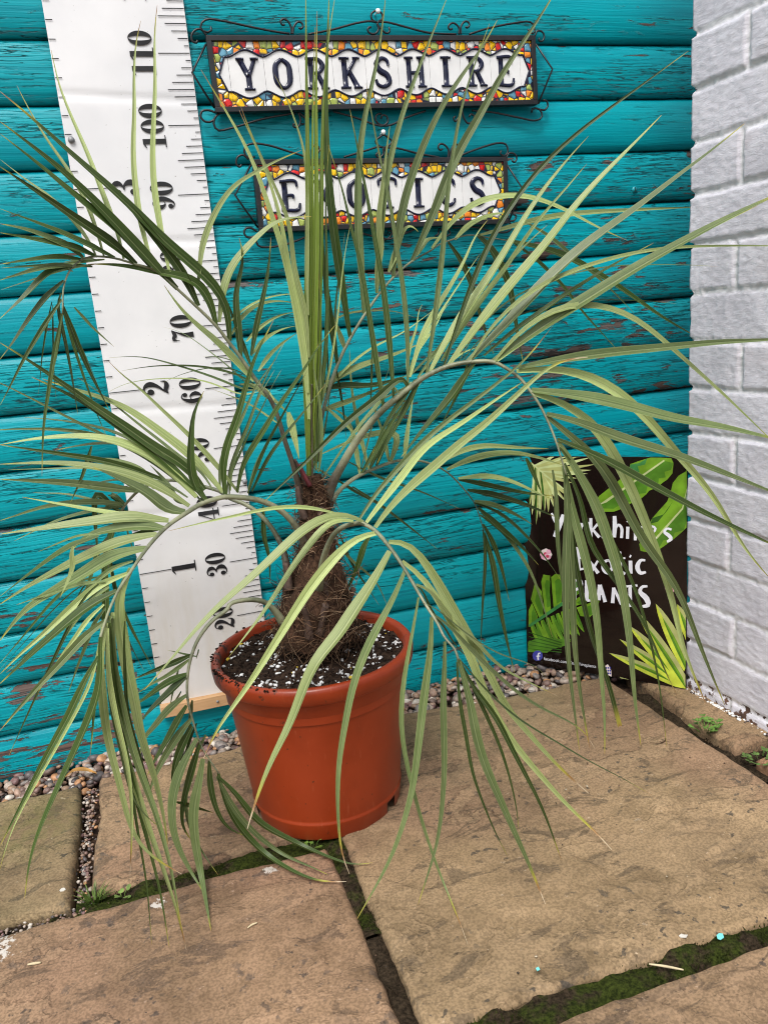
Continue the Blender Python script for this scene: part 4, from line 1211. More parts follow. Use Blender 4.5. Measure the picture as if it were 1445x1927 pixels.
# name; radius at base, at tip (mm); depth y along the rachis; rachis; then leaflets: width(px/3) flags depth-change: points
FRONDS = """
@ upper_left;4.6 1.0;-.315 -.33 -.36 -.40;M765,560 M700,300 M620,60 F430,1180 340,960 240,820 160,700 90,610 20,520 A1010,1340 930,1270 860,1220 770,1195 650,1160 540,1150 470,1165 410,1210 375,1270 358,1340 B356,240 354,330
44 d -.03: B1225,400 1200,290 1120,160 1020,120 880,95 740,65 600,50 500,50
50 d -.05: F98,604 A1290,1425 1230,1330 1060,1180 900,1040 760,890 560,710 400,570 200,385 0,215
46 d -.02: A1125,1430 1050,1270 960,1140 820,970 700,820 560,695
50 d -.05: A1000,1335 860,1190 740,1060 600,910 400,710 200,540 0,385
48 d -.05: A850,1215 700,1050 520,900 380,780 200,620 0,455
46 d -.05: A770,1195 650,1090 450,950 250,810 0,640
27 d -.04: A650,1160 480,1080 300,1000 100,920 0,880
32 d -.04: A545,1155 400,1100 200,1055 0,1015
30 m -.03: A470,1160 390,1100 300,1060 150,1000 0,965
25 d -.03: A460,1170 300,1160 150,1175 0,1195
26 m -.03: A410,1205 300,1205 150,1240 0,1285
30 d -.03: B410,65 280,100 150,230 0,360
26 d -.02: B365,145 270,240 150,390 60,520 0,590
22 d -.02: B350,250 250,400 130,600 40,780 0,850
18 d .0: B345,215 315,240 320,300 345,380 370,500 400,650 440,900
22 d -.02: B352,330 330,450 310,550 280,750 250,950 240,1150 238,1250
26 d .02: B358,290 420,450 480,600 560,760 620,880
14 d .02: B358,320 430,550 500,760 570,950 610,1040
13 d .0: B355,330 320,570 290,700
28 l .04: A870,1215 820,1060 785,900 765,740 752,560 762,330 757,100 N258,60 265,38
30 l .04: A960,1240 920,1040 890,880 865,650 870,400 880,200 875,0 N290,60 296,8
24 l .05: A700,1165 660,1000 600,850 560,740 500,580 430,420 340,200 300,30 290,-20
19 l .05: A590,1155 540,980 480,830 400,680 260,480 160,310 95,180
18 l .03: A545,1150 500,1060 430,970 300,830 150,720 0,600
30 l .02: A1125,1300 1145,1100 1190,970 1270,820 1350,730 1445,680 E230,965 320,930 500,850
38 l .02: F40,500 70,300 120,180 200,80 280,0 E340,1270 440,1235 560,1225
22 l .05: F110,570 160,480 260,400 400,380 460,390
20 l .05: F190,610 280,520 380,460 470,440
22 l .05: F230,680 300,600 400,540 480,520
22 l .05: F260,780 330,680 420,600 480,560
38 d .0: F160,705 140,500 125,350 145,260 180,130 150,20
26 d .0: F215,740 160,590 100,420 70,350
30 d .0: F220,690 250,520 290,350 320,180 330,20
36 l .02: F232,835 100,690 0,590 B1100,390 980,250 930,170
12 d .03: F235,850 B1380,690 1200,640 1050,625 850,630 690,655
12 d .03: F262,880 B1445,780 1200,690 1000,625 800,575 620,580
8 l .03: F262,890 B1400,800 1150,710 900,700 700,730 590,790
40 l .03: F345,945 250,870 150,850
24 l .02: F262,860 330,930 400,990 430,1020
10 l .03: F390,1090 200,960 0,880
@ mid_left;5.6 1.2;-.325 -.36 -.42 -.50 -.58;M800,960 740,820 650,700 540,610 400,550 250,525 100,520 0,545 C1330,105 1220,110 1150,140 1050,200 950,270 870,350 800,440 740,530 680,620 630,720 590,830 570,900
45 d .0: B1170,1400 1100,1320 1075,1200 1080,1050 1090,900 1120,830 1155,770
40 d -.02: F71,1475 60,1330 75,1230 150,1020 200,830 240,700 290,600 345,490
30 d -.02: F140,1465 170,1310 270,1150 380,970 500,800 620,610 695,515
18 d -.02: F200,1470 290,1230 370,1080 440,950 540,770
20 d -.02: F225,1460 330,1250 430,1120 550,970 640,850
45 l .05: B1260,1345 1100,1160 900,1000 700,860 420,760 330,735 240,700
26 l .05: B1350,1345 1200,1160 1050,1000 900,860 800,760 680,670 615,600
50 d .02: B1160,1330 1060,1200 900,1110 750,1000 600,900 400,760 200,620 0,495
45 d .03: B1120,1340 1020,1250 850,1100 650,960 500,850 350,770 180,690
50 l .03: B1110,1375 900,1180 700,1080 540,1040 380,1035 200,1045 0,1075
45 l .02: B1070,1425 900,1320 700,1240 500,1200 300,1180 0,1185
60 m .0: C1050,195 950,190 850,100 720,30 600,-30 525,-62
55 l .0: C955,245 750,230 500,260 250,290 0,318
56 m .0: C930,290 800,270 650,290 480,330 415,400
25 l .0: C418,385 402,430 420,480 400,560 340,680
28 d .03: C560,330 400,390 220,510 0,670
50 l .0: C890,320 700,360 500,440 300,540 150,620 0,715
60 m -.02: C830,400 650,440 500,530 330,630 150,740 0,920
40 l -.02: C725,540 560,610 420,720 250,880 100,1010 0,1110
45 d -.02: C665,640 500,730 350,850 200,980 50,1120 0,1165
40 m -.02: C635,785 500,880 350,1040 200,1200 50,1370 0,1430
60 l -.03: C745,510 690,590 665,700 690,900 720,1100 780,1350 D770,0 840,200 900,400 940,600 950,690
40 m -.02: C640,780 625,950 660,1150 710,1400 D720,50 780,250 870,480 930,680 980,880 1010,1080 1025,1150
42 ly -.02: C605,820 570,980 580,1200 600,1400 D600,50 640,200 700,430 740,600 790,700 900,790 1030,860
28 lt -.02: C610,850 610,1100 650,1350 D670,50 720,250 745,500 740,780 735,880
40 ly -.02: C640,760 635,900 660,1200 D680,100 730,280 790,430 840,620 900,760 950,920 1000,1060 1055,1290
20 d .0: C615,830 620,1000 660,1300 D690,120 740,330 760,500 790,680 830,900 850,1150 860,1260
28 d .0: C625,820 640,1100 690,1400 D720,200 770,420 820,600 870,800 910,950 940,1150 960,1280
35 d -.02: C560,1010 480,1150 400,1330 D370,0 270,180 150,410 0,700
35 d -.02: C570,900 560,1240 500,1370 D500,0 430,160 330,380 230,600 170,780 140,1000
18 d .02: C560,600 500,640 380,870 280,1080 180,1290 D50,190
@ back_left;4.6 1.0;-.315 -.28 -.22 -.14 -.07;M640,1190 620,1060 590,940 500,780 380,650 250,570 150,535 B1250,1340 1150,1310 1050,1285 950,1275 870,1290 780,1340 C710,150 670,215 640,300 620,420 605,560 590,700
35 d .0: B940,1278 800,1230 600,1170 300,1120 0,1075
45 m .0: C785,75 600,55 400,30 0,5
30 m .0: C710,150 560,135 400,140 250,160 100,210 0,240
20 m .0: C690,165 600,170 545,220
34 d .0: C680,190 600,140 545,60 535,150 545,300 555,450
35 d .0: C640,300 600,400 590,500 600,650 590,900 550,1150 530,1350 D520,100 510,190
25 d .0: C640,310 560,420 500,620 430,760
20 d .0: C625,420 640,600 700,760 770,900 860,1075
14 d .0: C620,420 680,800 740,950 815,1090
26 d .0: C670,215 640,300 620,450 630,560
16 d .0: C560,560 430,590 270,730 180,840 0,1050
20 d .0: B520,1080 490,1180 460,1270 400,1400
24 d .02: C710,150 650,100 600,90 660,120 725,220
30 m .02: B870,1290 800,1220 650,1160 560,1150
26 d .0: M430,600 440,900 480,1000 490,1260
@ low_left;4.8 1.1;-.335 -.37 -.40 -.42;M600,1590 520,1480 430,1410 300,1395 150,1430 C1380,705 1290,740 1200,810 1130,900 1090,990 1065,1100 1063,1250 1100,1400 D1110,50 1150,150 1220,260 1240,290
30 d .02: C1090,1000 980,1050 850,1100 745,1145
22 m .02: C1085,1020 950,1120 850,1170 765,1230
35 d .02: C1062,1110 950,1160 850,1230 750,1300
35 d .0: C1062,1125 950,1230 850,1320 780,1400
35 m .0: C1060,1230 980,1290 900,1380 850,1445 D830,60 790,200
35 d .0: C1060,1290 1000,1400 D940,120 870,230 835,300
40 m .0: C1085,1365 1030,1430 D1020,60 930,200 870,320 840,420
40 d .0: D1090,20 1010,180 975,330 980,405
45 m -.02: D1122,90 1040,250 990,400 980,560 1010,700 1070,820 1162,975
35 d .0: D1135,110 1080,300 1040,450 1025,560 1050,640 1088,672
48 m -.02: D1152,205 1130,350 1100,500 1110,680 1140,850 1170,1020 1195,1180
30 d .0: D1185,215 1195,380 1240,530 1300,610 1385,642
32 dt .0: D1235,285 1260,400 1330,560 1445,700 N530,1630 600,1660 652,1660
28 m .0: P190,1060 280,1230 380,1350 540,1470 700,1540 770,1575
30 d .0: P195,1065 270,1130 400,1300 560,1390 760,1480 920,1530 1005,1512
20 d .04: D1000,455 1060,470 1130,490 1210,512
@ right_arch;8.0 1.3;-.305 -.33 -.37 -.42 -.47;M915,640 960,545 1020,400 1100,250 1200,80 F790,1200 860,1110 960,1000 1080,900 1200,810 1330,750 H400,645 500,612 600,600 690,605 760,640 830,690 890,760 950,850 1000,950 1040,1050 I280,1110 292,1150 302,1185
28 d .02: F965,980 930,760 900,560 870,360 830,120 790,0 E745,1100 690,930 655,820
32 d .02: F1025,930 1010,720 985,450 955,230 915,0 E850,980 815,800 778,618
26 m .02: F1105,870 1110,700 1100,500 1075,250 1040,60 G160,1400 110,1050 40,750 0,530 E870,470
28 m .0: F1210,805 1240,600 1270,400 1290,200 H400,0 G425,1000 460,740 510,460 600,190 665,10
30 l .02: H215,690 280,470 350,330 430,200 500,80 540,0 G580,1220 655,1125
42 l .0: H320,680 400,530 520,340 640,170 750,0 G860,1130 1000,920 1120,770 1227,648
46 l -.02: H425,640 560,450 700,280 820,130 940,0 G1080,1140 1200,990 1330,850 1445,735 N1245,216
28 d .0: H400,650 460,470 515,290 570,150 620,30 G640,1280 770,1070 900,880 1080,700 1250,560 1445,420 N1240,135 1295,95
52 m -.03: H540,612 680,480 N960,607 1033,527 1120,450 1192,400 1269,338 1341,283 1401,232
56 m -.06: H685,605 N960,657 1033,607 1105,563 1192,508 1269,465 1341,425 1445,374 1500,348
22 l -.05: H545,612 640,440 N960,577 1007,541 1080,508 1160,483 1236,468 1323,463 1445,462 1510,463
30 l -.06: H690,605 800,460 950,350 1080,285 1250,280 I520,230 680,290 820,400 980,545 1180,720 1380,910 N1462,838
46 m -.07: I30,580 200,545 500,500 900,460 1200,430 1445,420 N1510,633
50 l -.04: I20,600 200,580 350,600 500,660 650,760 800,910 920,1060 1060,1210 1180,1370 J1250,180 1350,330 1450,440
56 m -.07: I105,708 300,730 600,790 900,870 1200,920 1445,975 N1490,832
54 l -.03: I110,725 250,760 400,850 500,950 570,1080 640,1200 690,1310 J720,60 790,230 850,400 920,620 960,850 1020,980 1095,1165
48 m -.07: I190,842 350,880 600,980 900,1070 1200,1180 1445,1275 N1490,940
50 m -.03: I190,855 330,970 450,1070 560,1220 640,1380 J720,210 800,330 870,400 960,560 1020,720 1100,930 1200,1165
40 d -.06: I250,985 480,1080 720,1210 1000,1360 J1150,110 1445,245 N1490,1042
54 m -.02: I252,1000 330,1110 420,1270 490,1400 J530,220 600,420 640,640 670,900 690,1150 725,1395
46 m -.02: I285,1130 320,1300 350,1445 J410,320 460,560 490,800 500,1000 520,1200 520,1445
40 m -.02: I292,1150 J310,60 300,300 295,600 310,900 340,1150 376,1422
40 m -.02: I295,1160 J320,180 340,500 350,800 380,1080 436,1418
28 d .02: I290,1120 400,1370 J420,230 560,440 690,620 770,760 850,950 930,1112
20 d .02: I265,1030 350,1130 450,1290 J500,130 650,400 730,620 790,850 830,1050 872,1410
28 db .02: I300,1175 J340,280 400,600 450,800 520,980 604,1285
40 d .03: H585,605 550,650 480,770 370,900 250,1040 165,1145
20 d .03: H540,620 510,740 440,880 385,975
30 d .02: H275,695 230,800 180,900 100,1040 30,1180
28 d .02: H245,710 160,850 100,930 0,1130
38 d -.01: F1110,880 1090,790 950,920 800,1030 650,1170 510,1310 370,1440 M440,560
@ centre_back;3.7 .9;-.30 -.28 -.24 -.17 -.11;F590,1290 600,1130 640,950 700,760 780,590 900,400 1010,260 1120,160 1240,90 G300,1300 380,1262 440,1240 540,1210 640,1220 760,1240 830,1257
35 d -.01: F705,740 670,520 640,300 625,100 E610,1200
45 d -.02: F778,582 745,380 715,180 690,20 E670,1150 650,900 640,600 650,300 660,-20
28 l .0: F745,645 710,540 685,470
40 m -.02: F855,450 845,250 830,100 820,0 E820,1250 820,1050 830,850 860,650 920,400 960,150 980,-20
35 l -.01: F932,335 935,200 960,60 E940,1300 965,1050 985,850 1004,712
34 m -.01: F932,335 940,180 E945,1380 960,1200 985,1000 1030,800 1090,600 1200,300 1330,-20
40 m -.01: F1022,248 1035,100 E1040,1420 1075,1180 1150,940 1250,700 1350,520 1445,380 G600,190 710,-10
45 m -.02: F1130,152 1180,40 E1150,1420 1250,1220 1330,1000 1445,760 G220,1350 290,1180 370,960 480,760 600,560 700,360 820,170 935,0 N1050,-25
30 l .0: G95,1420 130,1330 160,1240 190,1160 225,1150 262,1192
30 l .0: G255,1328 320,1240 400,1225
28 l .02: G340,1285 440,1150 560,1040 720,995 850,990 1000,1030 1150,1100 1300,1180 1445,1240
26 l .02: G470,1238 560,1150 700,1090 780,1085
26 l .0: G600,1215 700,1190 800,1160 1000,1110 1200,1085 1445,1070 N1330,388
28 d .02: G430,1250 490,1330 550,1445 H530,100 600,290 640,430 690,560
38 d .02: G590,1212 680,1300 740,1420 H760,120 800,280 820,420 855,605
30 d .02: G760,1240 900,1270 1050,1310 N1080,490 1171,545 1243,596 1322,640
18 m .03: G870,1140 1000,1220 1140,1340 T330,1330 500,1480 640,1620
18 d .03: G790,1248 930,1350 1020,1440 H1070,160 1190,320 1300,440 1385,532
14 d .02: F700,760 720,880 740,1000 757,1160
12 d .02: F640,560 650,700 655,860
12 m .02: F905,640 900,850 890,1045
18 l .03: F640,980 700,1040 790,1120 860,1230
14 l .03: F590,1330 640,1365 720,1400
14 l .03: H200,690 300,470 470,200 612,-10
14 l .02: H400,650 500,560 600,520
16 d .03: H330,660 420,500 500,430 560,330
12 m .03: H200,700 360,540 470,440
14 m .02: F620,640 560,830 540,1000
35 l .06: F600,900 720,810 850,750 1000,700 1190,615
34 d .06: F620,890 760,865 900,865 1110,800
30 l .06: F600,1010 720,970 850,920 1000,850
13 l .08: F640,900 760,760 900,650 1080,560 1255,428
10 l .09: F640,520 760,450 900,435 1050,440 1150,475
@ low_right_back;4.2 .8;-.30 -.25 -.19 -.12 -.07;M940,760 980,640 1050,500 1150,400 1280,320 1420,260 K150,120 260,60 380,22 500,20 600,48 680,98 760,180 820,260 850,340 868,400 875,440
34 l .0: H425,1218 550,1160 750,1120 900,1135 1080,1190
30 l .0: H400,1172 500,1110 640,1080 780,1090 1000,1097
26 d .0: H870,1150 895,1200 940,1300 962,1352
28 l -.02: K730,125 900,115 1050,150 1180,210 1275,245
28 d .0: K730,130 900,165 1100,205 1275,222
32 d -.02: K780,190 950,225 1130,280 1285,342
28 m .0: K820,250 950,280 1060,330 1148,382
18 d -.02: K822,262 950,310 1060,400 1130,470 1220,570 1312,702
32 d .0: K840,290 950,400 1050,480 1183,612
20 m -.02: K850,330 980,430 1060,530 1140,660 1210,850 1262,1022
25 d .0: K867,380 930,500 980,650 1017,815
30 d -.02: K873,430 920,600 960,850 1000,1040 1047,1225
18 d .0: K870,410 885,560 870,800 855,1082
26 l .02: F835,1365 800,1150 750,1020 650,980
22 l .02: F885,1335 850,1200 790,900 775,650
22 l .02: F1002,1300 960,1110 900,960
26 l .02: F1085,1275 1110,1080 1137,920
36 l .02: F1005,1298 1040,1200 1070,1135 980,1125 800,1170 600,1255
26 d .0: F840,1362 950,1180 1060,1000 1185,838
26 d .0: F890,1335 980,1150 1045,1055
28 d .0: F930,1315 1000,1150 1105,995
14 d .05: K100,25 300,130 500,190 735,292
16 d .05: K130,170 350,320 480,420 612,522
16 m .05: K0,440 130,600 260,700 330,852
34 d .02: M1340,860 1310,900 1260,1050 1200,1200 1120,1350
14 d .06: K60,440 120,600 200,720 280,840
16 d .06: K40,130 110,180 200,230 330,300
@ front;5.2 1.6;-.345 -.42 -.50 -.57 -.62;M900,1330 920,1150 970,960 1040,830 1120,770 1200,750 K180,375 260,420 340,510 410,610 470,710 540,830 610,940 650,1020 710,1090 730,1150
48 l -.10: M1285,748 1180,680 1060,680 950,710 800,800 650,930 450,1120 200,1340 0,1510 C1250,720 1080,900 1000,1000 900,1110 820,1200
36 l -.06: M1200,735 1130,720 1000,740 900,850 780,1000 650,1180 520,1390 400,1560 140,1880
22 l -.02: M1060,665 900,625 700,605 450,625 200,680 0,720 C1200,240 950,300
54 ly -.04: M1390,830 1280,830 1150,920 980,1100 800,1330 640,1590 450,1890 P350,590 240,740 160,860 120,965
64 lt -.05: K345,535 250,720 130,900 20,1080 P900,180 750,400 650,600 580,800 480,980 400,1180 350,1335
42 mt -.05: K428,645 380,780 300,920 210,1090 150,1240 100,1440 P930,560 870,750 830,950 820,1150 830,1400 850,1530 882,1572
52 lt -.04: K335,482 360,450 410,430 480,510 560,620 640,760 730,920 820,1070 900,1220 960,1330 L600,180 740,330 900,520 1020,630 1105,702
46 lt -.03: K410,592 480,600 540,680 620,820 700,960 780,1060 830,1200 870,1330 L580,270 700,450 850,620 980,770 1090,870 1160,930 1237,1022
26 ly .06: K490,725 560,740 620,830 700,950 800,1020 900,1140 1020,1230 1150,1290 1285,1352
22 mt .05: K570,885 650,930 720,1010 850,1150 980,1270 L600,60 720,150 850,230 930,265 1040,320 1110,380 1142,452
25 mt -.02: K505,795 480,950 440,1150 410,1330 L40,350 80,560 130,760 190,960 250,1130 320,1300 380,1440 N880,1778
42 m -.01: K580,905 575,1100 545,1300 L200,50 160,300 130,550 110,700 60,870 0,1050 N672,1730
34 m -.02: K652,1045 650,1250 L285,50 285,350 290,550 270,850 240,1030 190,1180 140,1335
46 mt -.02: K728,1145 760,1280 L400,30 420,100 450,300 510,530 600,730 660,870 720,1000 770,1110 862,1332
20 d .0: K722,1160 740,1400 L370,80 410,350 450,590 510,760 580,930 647,1058
20 d .03: K735,1155 L430,60 520,250 600,430 660,620 700,800 711,915
28 d .02: K735,1155 L440,90 580,270 660,430 750,600 850,800 953,1085
12 dt .06: K728,1140 L560,160 740,310 900,400 1100,520 1300,620 N1248,1510
30 mt .04: K165,360 215,270 300,160 430,20 H260,1080 400,960 600,810 780,670 835,628 930,520 1030,390
40 l .03: K210,372 280,280 400,130 H300,1090 500,960 700,820 850,720
48 lt .02: K260,400 320,310 480,150 640,20 H480,1080 620,980 780,830 890,730 960,660 1080,590 1222,577
@ spear;2.4 1.2;-.31 -.312 -.315;M850,420 848,300 845,150 845,20 F560,1000 562,850
42 s .0: F545,1370 541,1000 537,700 545,300 548,0 E543,900 534,500 528,-40
40 s .0: F556,1375 562,900 575,500 588,0 E588,900 585,500 592,60
32 s .0: F566,1375 577,1000 600,600 612,200 620,0 E620,900 628,600 650,250 695,-30
26 m .0: F586,1340 592,1100 604,800 612,500 600,200
38 l .01: F548,1050 530,750 490,500 440,250 390,50 E360,1300 290,1080 220,880 130,720 60,600 0,500 N378,130
30 l .01: F540,900 520,560 470,350 430,200 E400,1300 330,1050 260,850 180,700 150,620
28 l .01: F545,700 525,430 460,200 E440,1270 350,1050 270,870 190,690 160,600
22 l .01: F542,460 535,300 E520,850 450,640 400,500 350,420
24 d .0: F590,1300 600,1000 640,700 650,300 E640,1200 650,900 660,820
42 l -.01: F430,1010 455,1110 475,1200 490,1275
20 m -.01: F600,1350 620,1200 600,900 560,700 F600,620
26 s .0: F552,1360 550,1000 556,600 562,200 E565,900 570,500 580,150
"""
def mat_leaf(name, a, b, under, streak=.25, yellow=False):
    t = NT(name)
    uv = t.n('ShaderNodeTexCoord').outputs['UV']
    u, v, _ = t.sep(uv)
    rnd = t.n('ShaderNodeAttribute', attribute_name='tint')
    rr, tip, _b = t.sep(rnd.outputs['Color'])
    st = t.noise(t.comb(t.math('MULTIPLY', u, 26.0), t.math('MULTIPLY', v, 1.6), t.math('MULTIPLY', rr, 31.0)), 1.0, 3, .6)
    bl = t.noise(t.coords(), 26, 4, .6)
    col = t.mix(t.step(st, .32, .68), a, b)
    col = t.mix(t.math('MULTIPLY', t.step(bl, .45, .7), streak), col, under)
    sh = t.step(rr, 0, 1, .72, 1.22)
    col = t.mix(1.0, col, t.comb(sh, sh, t.math('MULTIPLY', sh, .95)), 'MULTIPLY')
    mid = t.math('ABSOLUTE', t.math('SUBTRACT', u, .5))
    col = t.mix(t.step(mid, .075, .02, 0, .38), col, t.mix(.5, b, (.50, .52, .30)))
    crease = t.math('MULTIPLY', t.step(mid, .07, .10), t.step(mid, .15, .11))
    col = t.mix(t.math('MULTIPLY', crease, .38), col, tuple(x * .35 for x in a))
    edge = t.step(mid, .455, .49, 0, .30)
    col = t.mix(edge, col, (.36, .38, .20))
    geo = t.n('ShaderNodeNewGeometry')
    col = t.mix(t.math('MULTIPLY', geo.outputs['Backfacing'], .65), col, under)
    # dry tips: yellow, then brown, then bleached
    d = t.math('SUBTRACT', v, t.math('SUBTRACT', 1.0, tip))
    dn = t.math('ADD', d, t.math('MULTIPLY', t.math('SUBTRACT', st, .5), .06))
    col = t.mix(t.step(dn, -.09, .0), col, (.36, .33, .055))
    col = t.mix(t.step(dn, -.01, .025), col, (.30, .16, .06))
    col = t.mix(t.step(dn, .03, .07), col, (.52, .42, .29))
    spk = t.step(t.noise(t.coords((1, 1, 1), (7, 7, 7)), 150, 3, .6), .735, .76)
    col = t.mix(t.math('MULTIPLY', spk, .5), col, (.07, .05, .02))
    t.t.links.new(col, t.bsdf.inputs['Base Color'])
    t.bsdf.inputs['Roughness'].default_value = .42
    t.bsdf.inputs['Specular IOR Level'].default_value = .4
    bp_ = t.n('ShaderNodeBump'); bp_.inputs['Strength'].default_value = .35; bp_.inputs['Distance'].default_value = .0008
    t.t.links.new(st, bp_.inputs['Height']); t.t.links.new(bp_.outputs[0], t.bsdf.inputs['Normal'])
    tr = t.n('ShaderNodeBsdfTranslucent'); t.t.links.new(col, tr.inputs[0])
    mx = t.n('ShaderNodeMixShader'); mx.inputs[0].default_value = .16
    t.t.links.new(t.bsdf.outputs[0], mx.inputs[1]); t.t.links.new(tr.outputs[0], mx.inputs[2])
    t.t.links.new(mx.outputs[0], t.out.inputs[0])
    return t.mat
LEAF = {'d': mat_leaf('leaf_dark', (.028, .056, .0095), (.062, .104, .022), (.10, .13, .045), .2),  # dark, green and pale: leaf colour with some light and shade painted in
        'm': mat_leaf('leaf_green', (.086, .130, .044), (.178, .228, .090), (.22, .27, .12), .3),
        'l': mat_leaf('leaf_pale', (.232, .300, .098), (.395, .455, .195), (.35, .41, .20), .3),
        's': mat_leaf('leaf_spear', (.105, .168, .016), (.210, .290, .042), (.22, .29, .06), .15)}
def mat_rachis():
    t = NT('rachis')
    co = t.coords()
    n = t.noise(co, 22, 4, .6); f = t.noise(co, 160, 4, .6)
    col = t.mix(t.step(n, .35, .65), (.105, .118, .070), (.250, .262, .160))
    col = t.mix(t.math('MULTIPLY', t.step(f, .5, .7), .35), col, (.40, .38, .28))
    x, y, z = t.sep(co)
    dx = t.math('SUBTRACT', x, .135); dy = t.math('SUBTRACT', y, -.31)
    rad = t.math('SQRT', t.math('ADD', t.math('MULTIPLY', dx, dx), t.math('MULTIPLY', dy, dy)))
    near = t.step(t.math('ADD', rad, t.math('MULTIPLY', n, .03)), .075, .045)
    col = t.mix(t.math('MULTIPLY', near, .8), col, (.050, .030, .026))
    t.bump(f, .25, .001)
    return t.base(col, .42, .4)
M_RACHIS = mat_rachis()
FLOOR = .004
def free(p):
    """slide a point along its line of sight until it is clear of walls, board, pot and paving"""
    p = Vector(p); d = p - CAM_LOC
    for _ in range(150):
        bad = p.z < FLOOR or p.y > -.030
        if not bad and p.x < .10 and p.x > -.14 and p.y > -.040: bad = True
        if not bad and (p - BO).dot(BN) < .012 and p.y < BO.y + .03: bad = True
        if not bad:
            q = p - BOARD_O
            if (q.dot(BOARD_N) < .010) and -.01 < q.dot(bx) < bw + .01 and -.02 < q.dot(bup) < bh + .01: bad = True
        if not bad and p.z < .2485:
            if math.hypot(p.x - PC.x, p.y - PC.y) < pot_r(p.z) + .006 and not (p.z > .226 and math.hypot(p.x - PC.x, p.y - PC.y) < .128): bad = True
        if not bad: break
        d *= .995; p = CAM_LOC + d
    return p
def leaf_mesh(mb, P, wid, roll0, roll1, rnd, tip, blunt):
    n = len(P)
    rows = []
    for i in range(n):
        T = (P[min(i + 1, n - 1)] - P[max(i - 1, 0)]).normalized()
        V = (CAM_LOC - P[i]).normalized()
        N0 = (V * .75 + Vector((0, 0, .65))).normalized()
        Sd = T.cross(N0)
        if Sd.length < .05: Sd = T.cross(V)
        Sd.normalize(); N = Sd.cross(T).normalized()
        t = i / (n - 1)
        a = roll0 + (roll1 - roll0) * t
        S2 = Sd * math.cos(a) + N * math.sin(a); N2 = N * math.cos(a) - Sd * math.sin(a)
        Sv = T.cross(V).normalized()
        comp = min(1.7, 1 / max(.45, abs(S2.dot(Sv))))
        prof = min(1, .42 + 2.6 * t) * (1 - max(0, (t - .26) / .74) ** 1.28 * .95)
        if blunt: prof = min(1, .5 + 2 * t) * (1 - .25 * t)
        w = wid[i] * prof * comp / 2
        fold = .52 * w
        L = P[i] + S2 * w + N2 * fold; Rr = P[i] - S2 * w + N2 * fold
        rows.append((L, P[i], Rr, t))
    ids = []
    for L, C, Rr, t in rows:
        ids.append((mb.vert(L), mb.vert(C), mb.vert(C), mb.vert(Rr), t))
    c = (rnd, tip, 0)
    for a, b in zip(ids, ids[1:]):
        mb.face((a[1], a[0], b[0], b[1]), 0, [(.5, a[4]), (0, a[4]), (0, b[4]), (.5, b[4])], True, c)
        mb.face((a[3], a[2], b[2], b[3]), 0, [(1, a[4]), (.5, a[4]), (.5, b[4]), (1, b[4])], True, c)
palm = thing('palm_tree', 'young palm with long arching grey green fronds and fibrous trunk, growing in the terracotta pot', 'palm', (PC.x, PC.y, .235))
rl = random.Random(5)
LEAVES = []
for blk in FRONDS.split('@')[1:]:
    lines = [l for l in blk.strip().split('\n') if l.strip()]
    nm, rr, ys, pth = lines[0].split(';')
    r0, r1 = [float(x) / 1000 for x in rr.split()]
    ys = [float(x) for x in ys.split()]
    px = trace(pth)
    cum = [0.0]
    for a, b in zip(px, px[1:]): cum.append(cum[-1] + math.dist(a, b))
    def yof(s, ys=ys):
        q = max(0, min(1, s)) * (len(ys) - 1); i = min(int(q), len(ys) - 2)
        return ys[i] + (ys[i + 1] - ys[i]) * (q - i)
    P3 = [free(at(u, v, yof(c / cum[-1]))) for (u, v), c in zip(px, cum)]
    C3 = spline(P3, 60)
    mb = MB()
    rad = [r1 + (r0 - r1) * (1 - i / 59) ** 1.3 for i in range(60)]
    for i in range(7): rad[i] *= 1 + .55 * (1 - i / 7)
    mb.tube(C3, rad, 10, 0, True, .85)
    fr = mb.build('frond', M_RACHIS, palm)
    for ln in lines[1:]:
        head, pts = ln.split(':')
        w, fl, dy = head.split()
        pp = trace(pts)
        # depth where the leaflet leaves the rachis
        best = min(range(60), key=lambda i: 0)
        bd, by = 1e9, ys[0]
        for i in range(len(px) - 1):
            a, b = Vector(px[i]), Vector(px[i + 1]); ab = b - a; q = Vector(pp[0])
            t = max(0, min(1, (q - a).dot(ab) / ab.length_squared)); d = (a + ab * t - q).length
            if d < bd: bd, by = d, yof((cum[i] + t * (cum[i + 1] - cum[i])) / cum[-1])
        cu_ = [0.0]
        for a, b in zip(pp, pp[1:]): cu_.append(cu_[-1] + math.dist(a, b))
        Lp = [at(u, v, by + float(dy) * (c / cu_[-1]) ** .9) for (u, v), c in zip(pp, cu_)]
        n = 26 if cu_[-1] > 250 else 16
        P = [free(p) for p in spline(Lp, n)]
        for _ in range(4):
            P = [P[0]] + [P[i] * .5 + (P[i - 1] + P[i + 1]) * .25 for i in range(1, n - 1)] + [P[-1]]
        wid = [float(w) / 3.0104 / FPX * (CAM_LOC - p).length * 1.09 for p in P]
        ro = rl.uniform(-.35, .35)
        tip = {'t': .105, 'y': .07}.get(fl[1:2], .015 if rl.random() < .7 else .05)
        area = cu_[-1] * float(w)
        LEAVES.append((area, fr, LEAF[fl[0]], P, wid, ro, ro + rl.uniform(-.5, .5), rl.random(), tip, 'b' in fl))
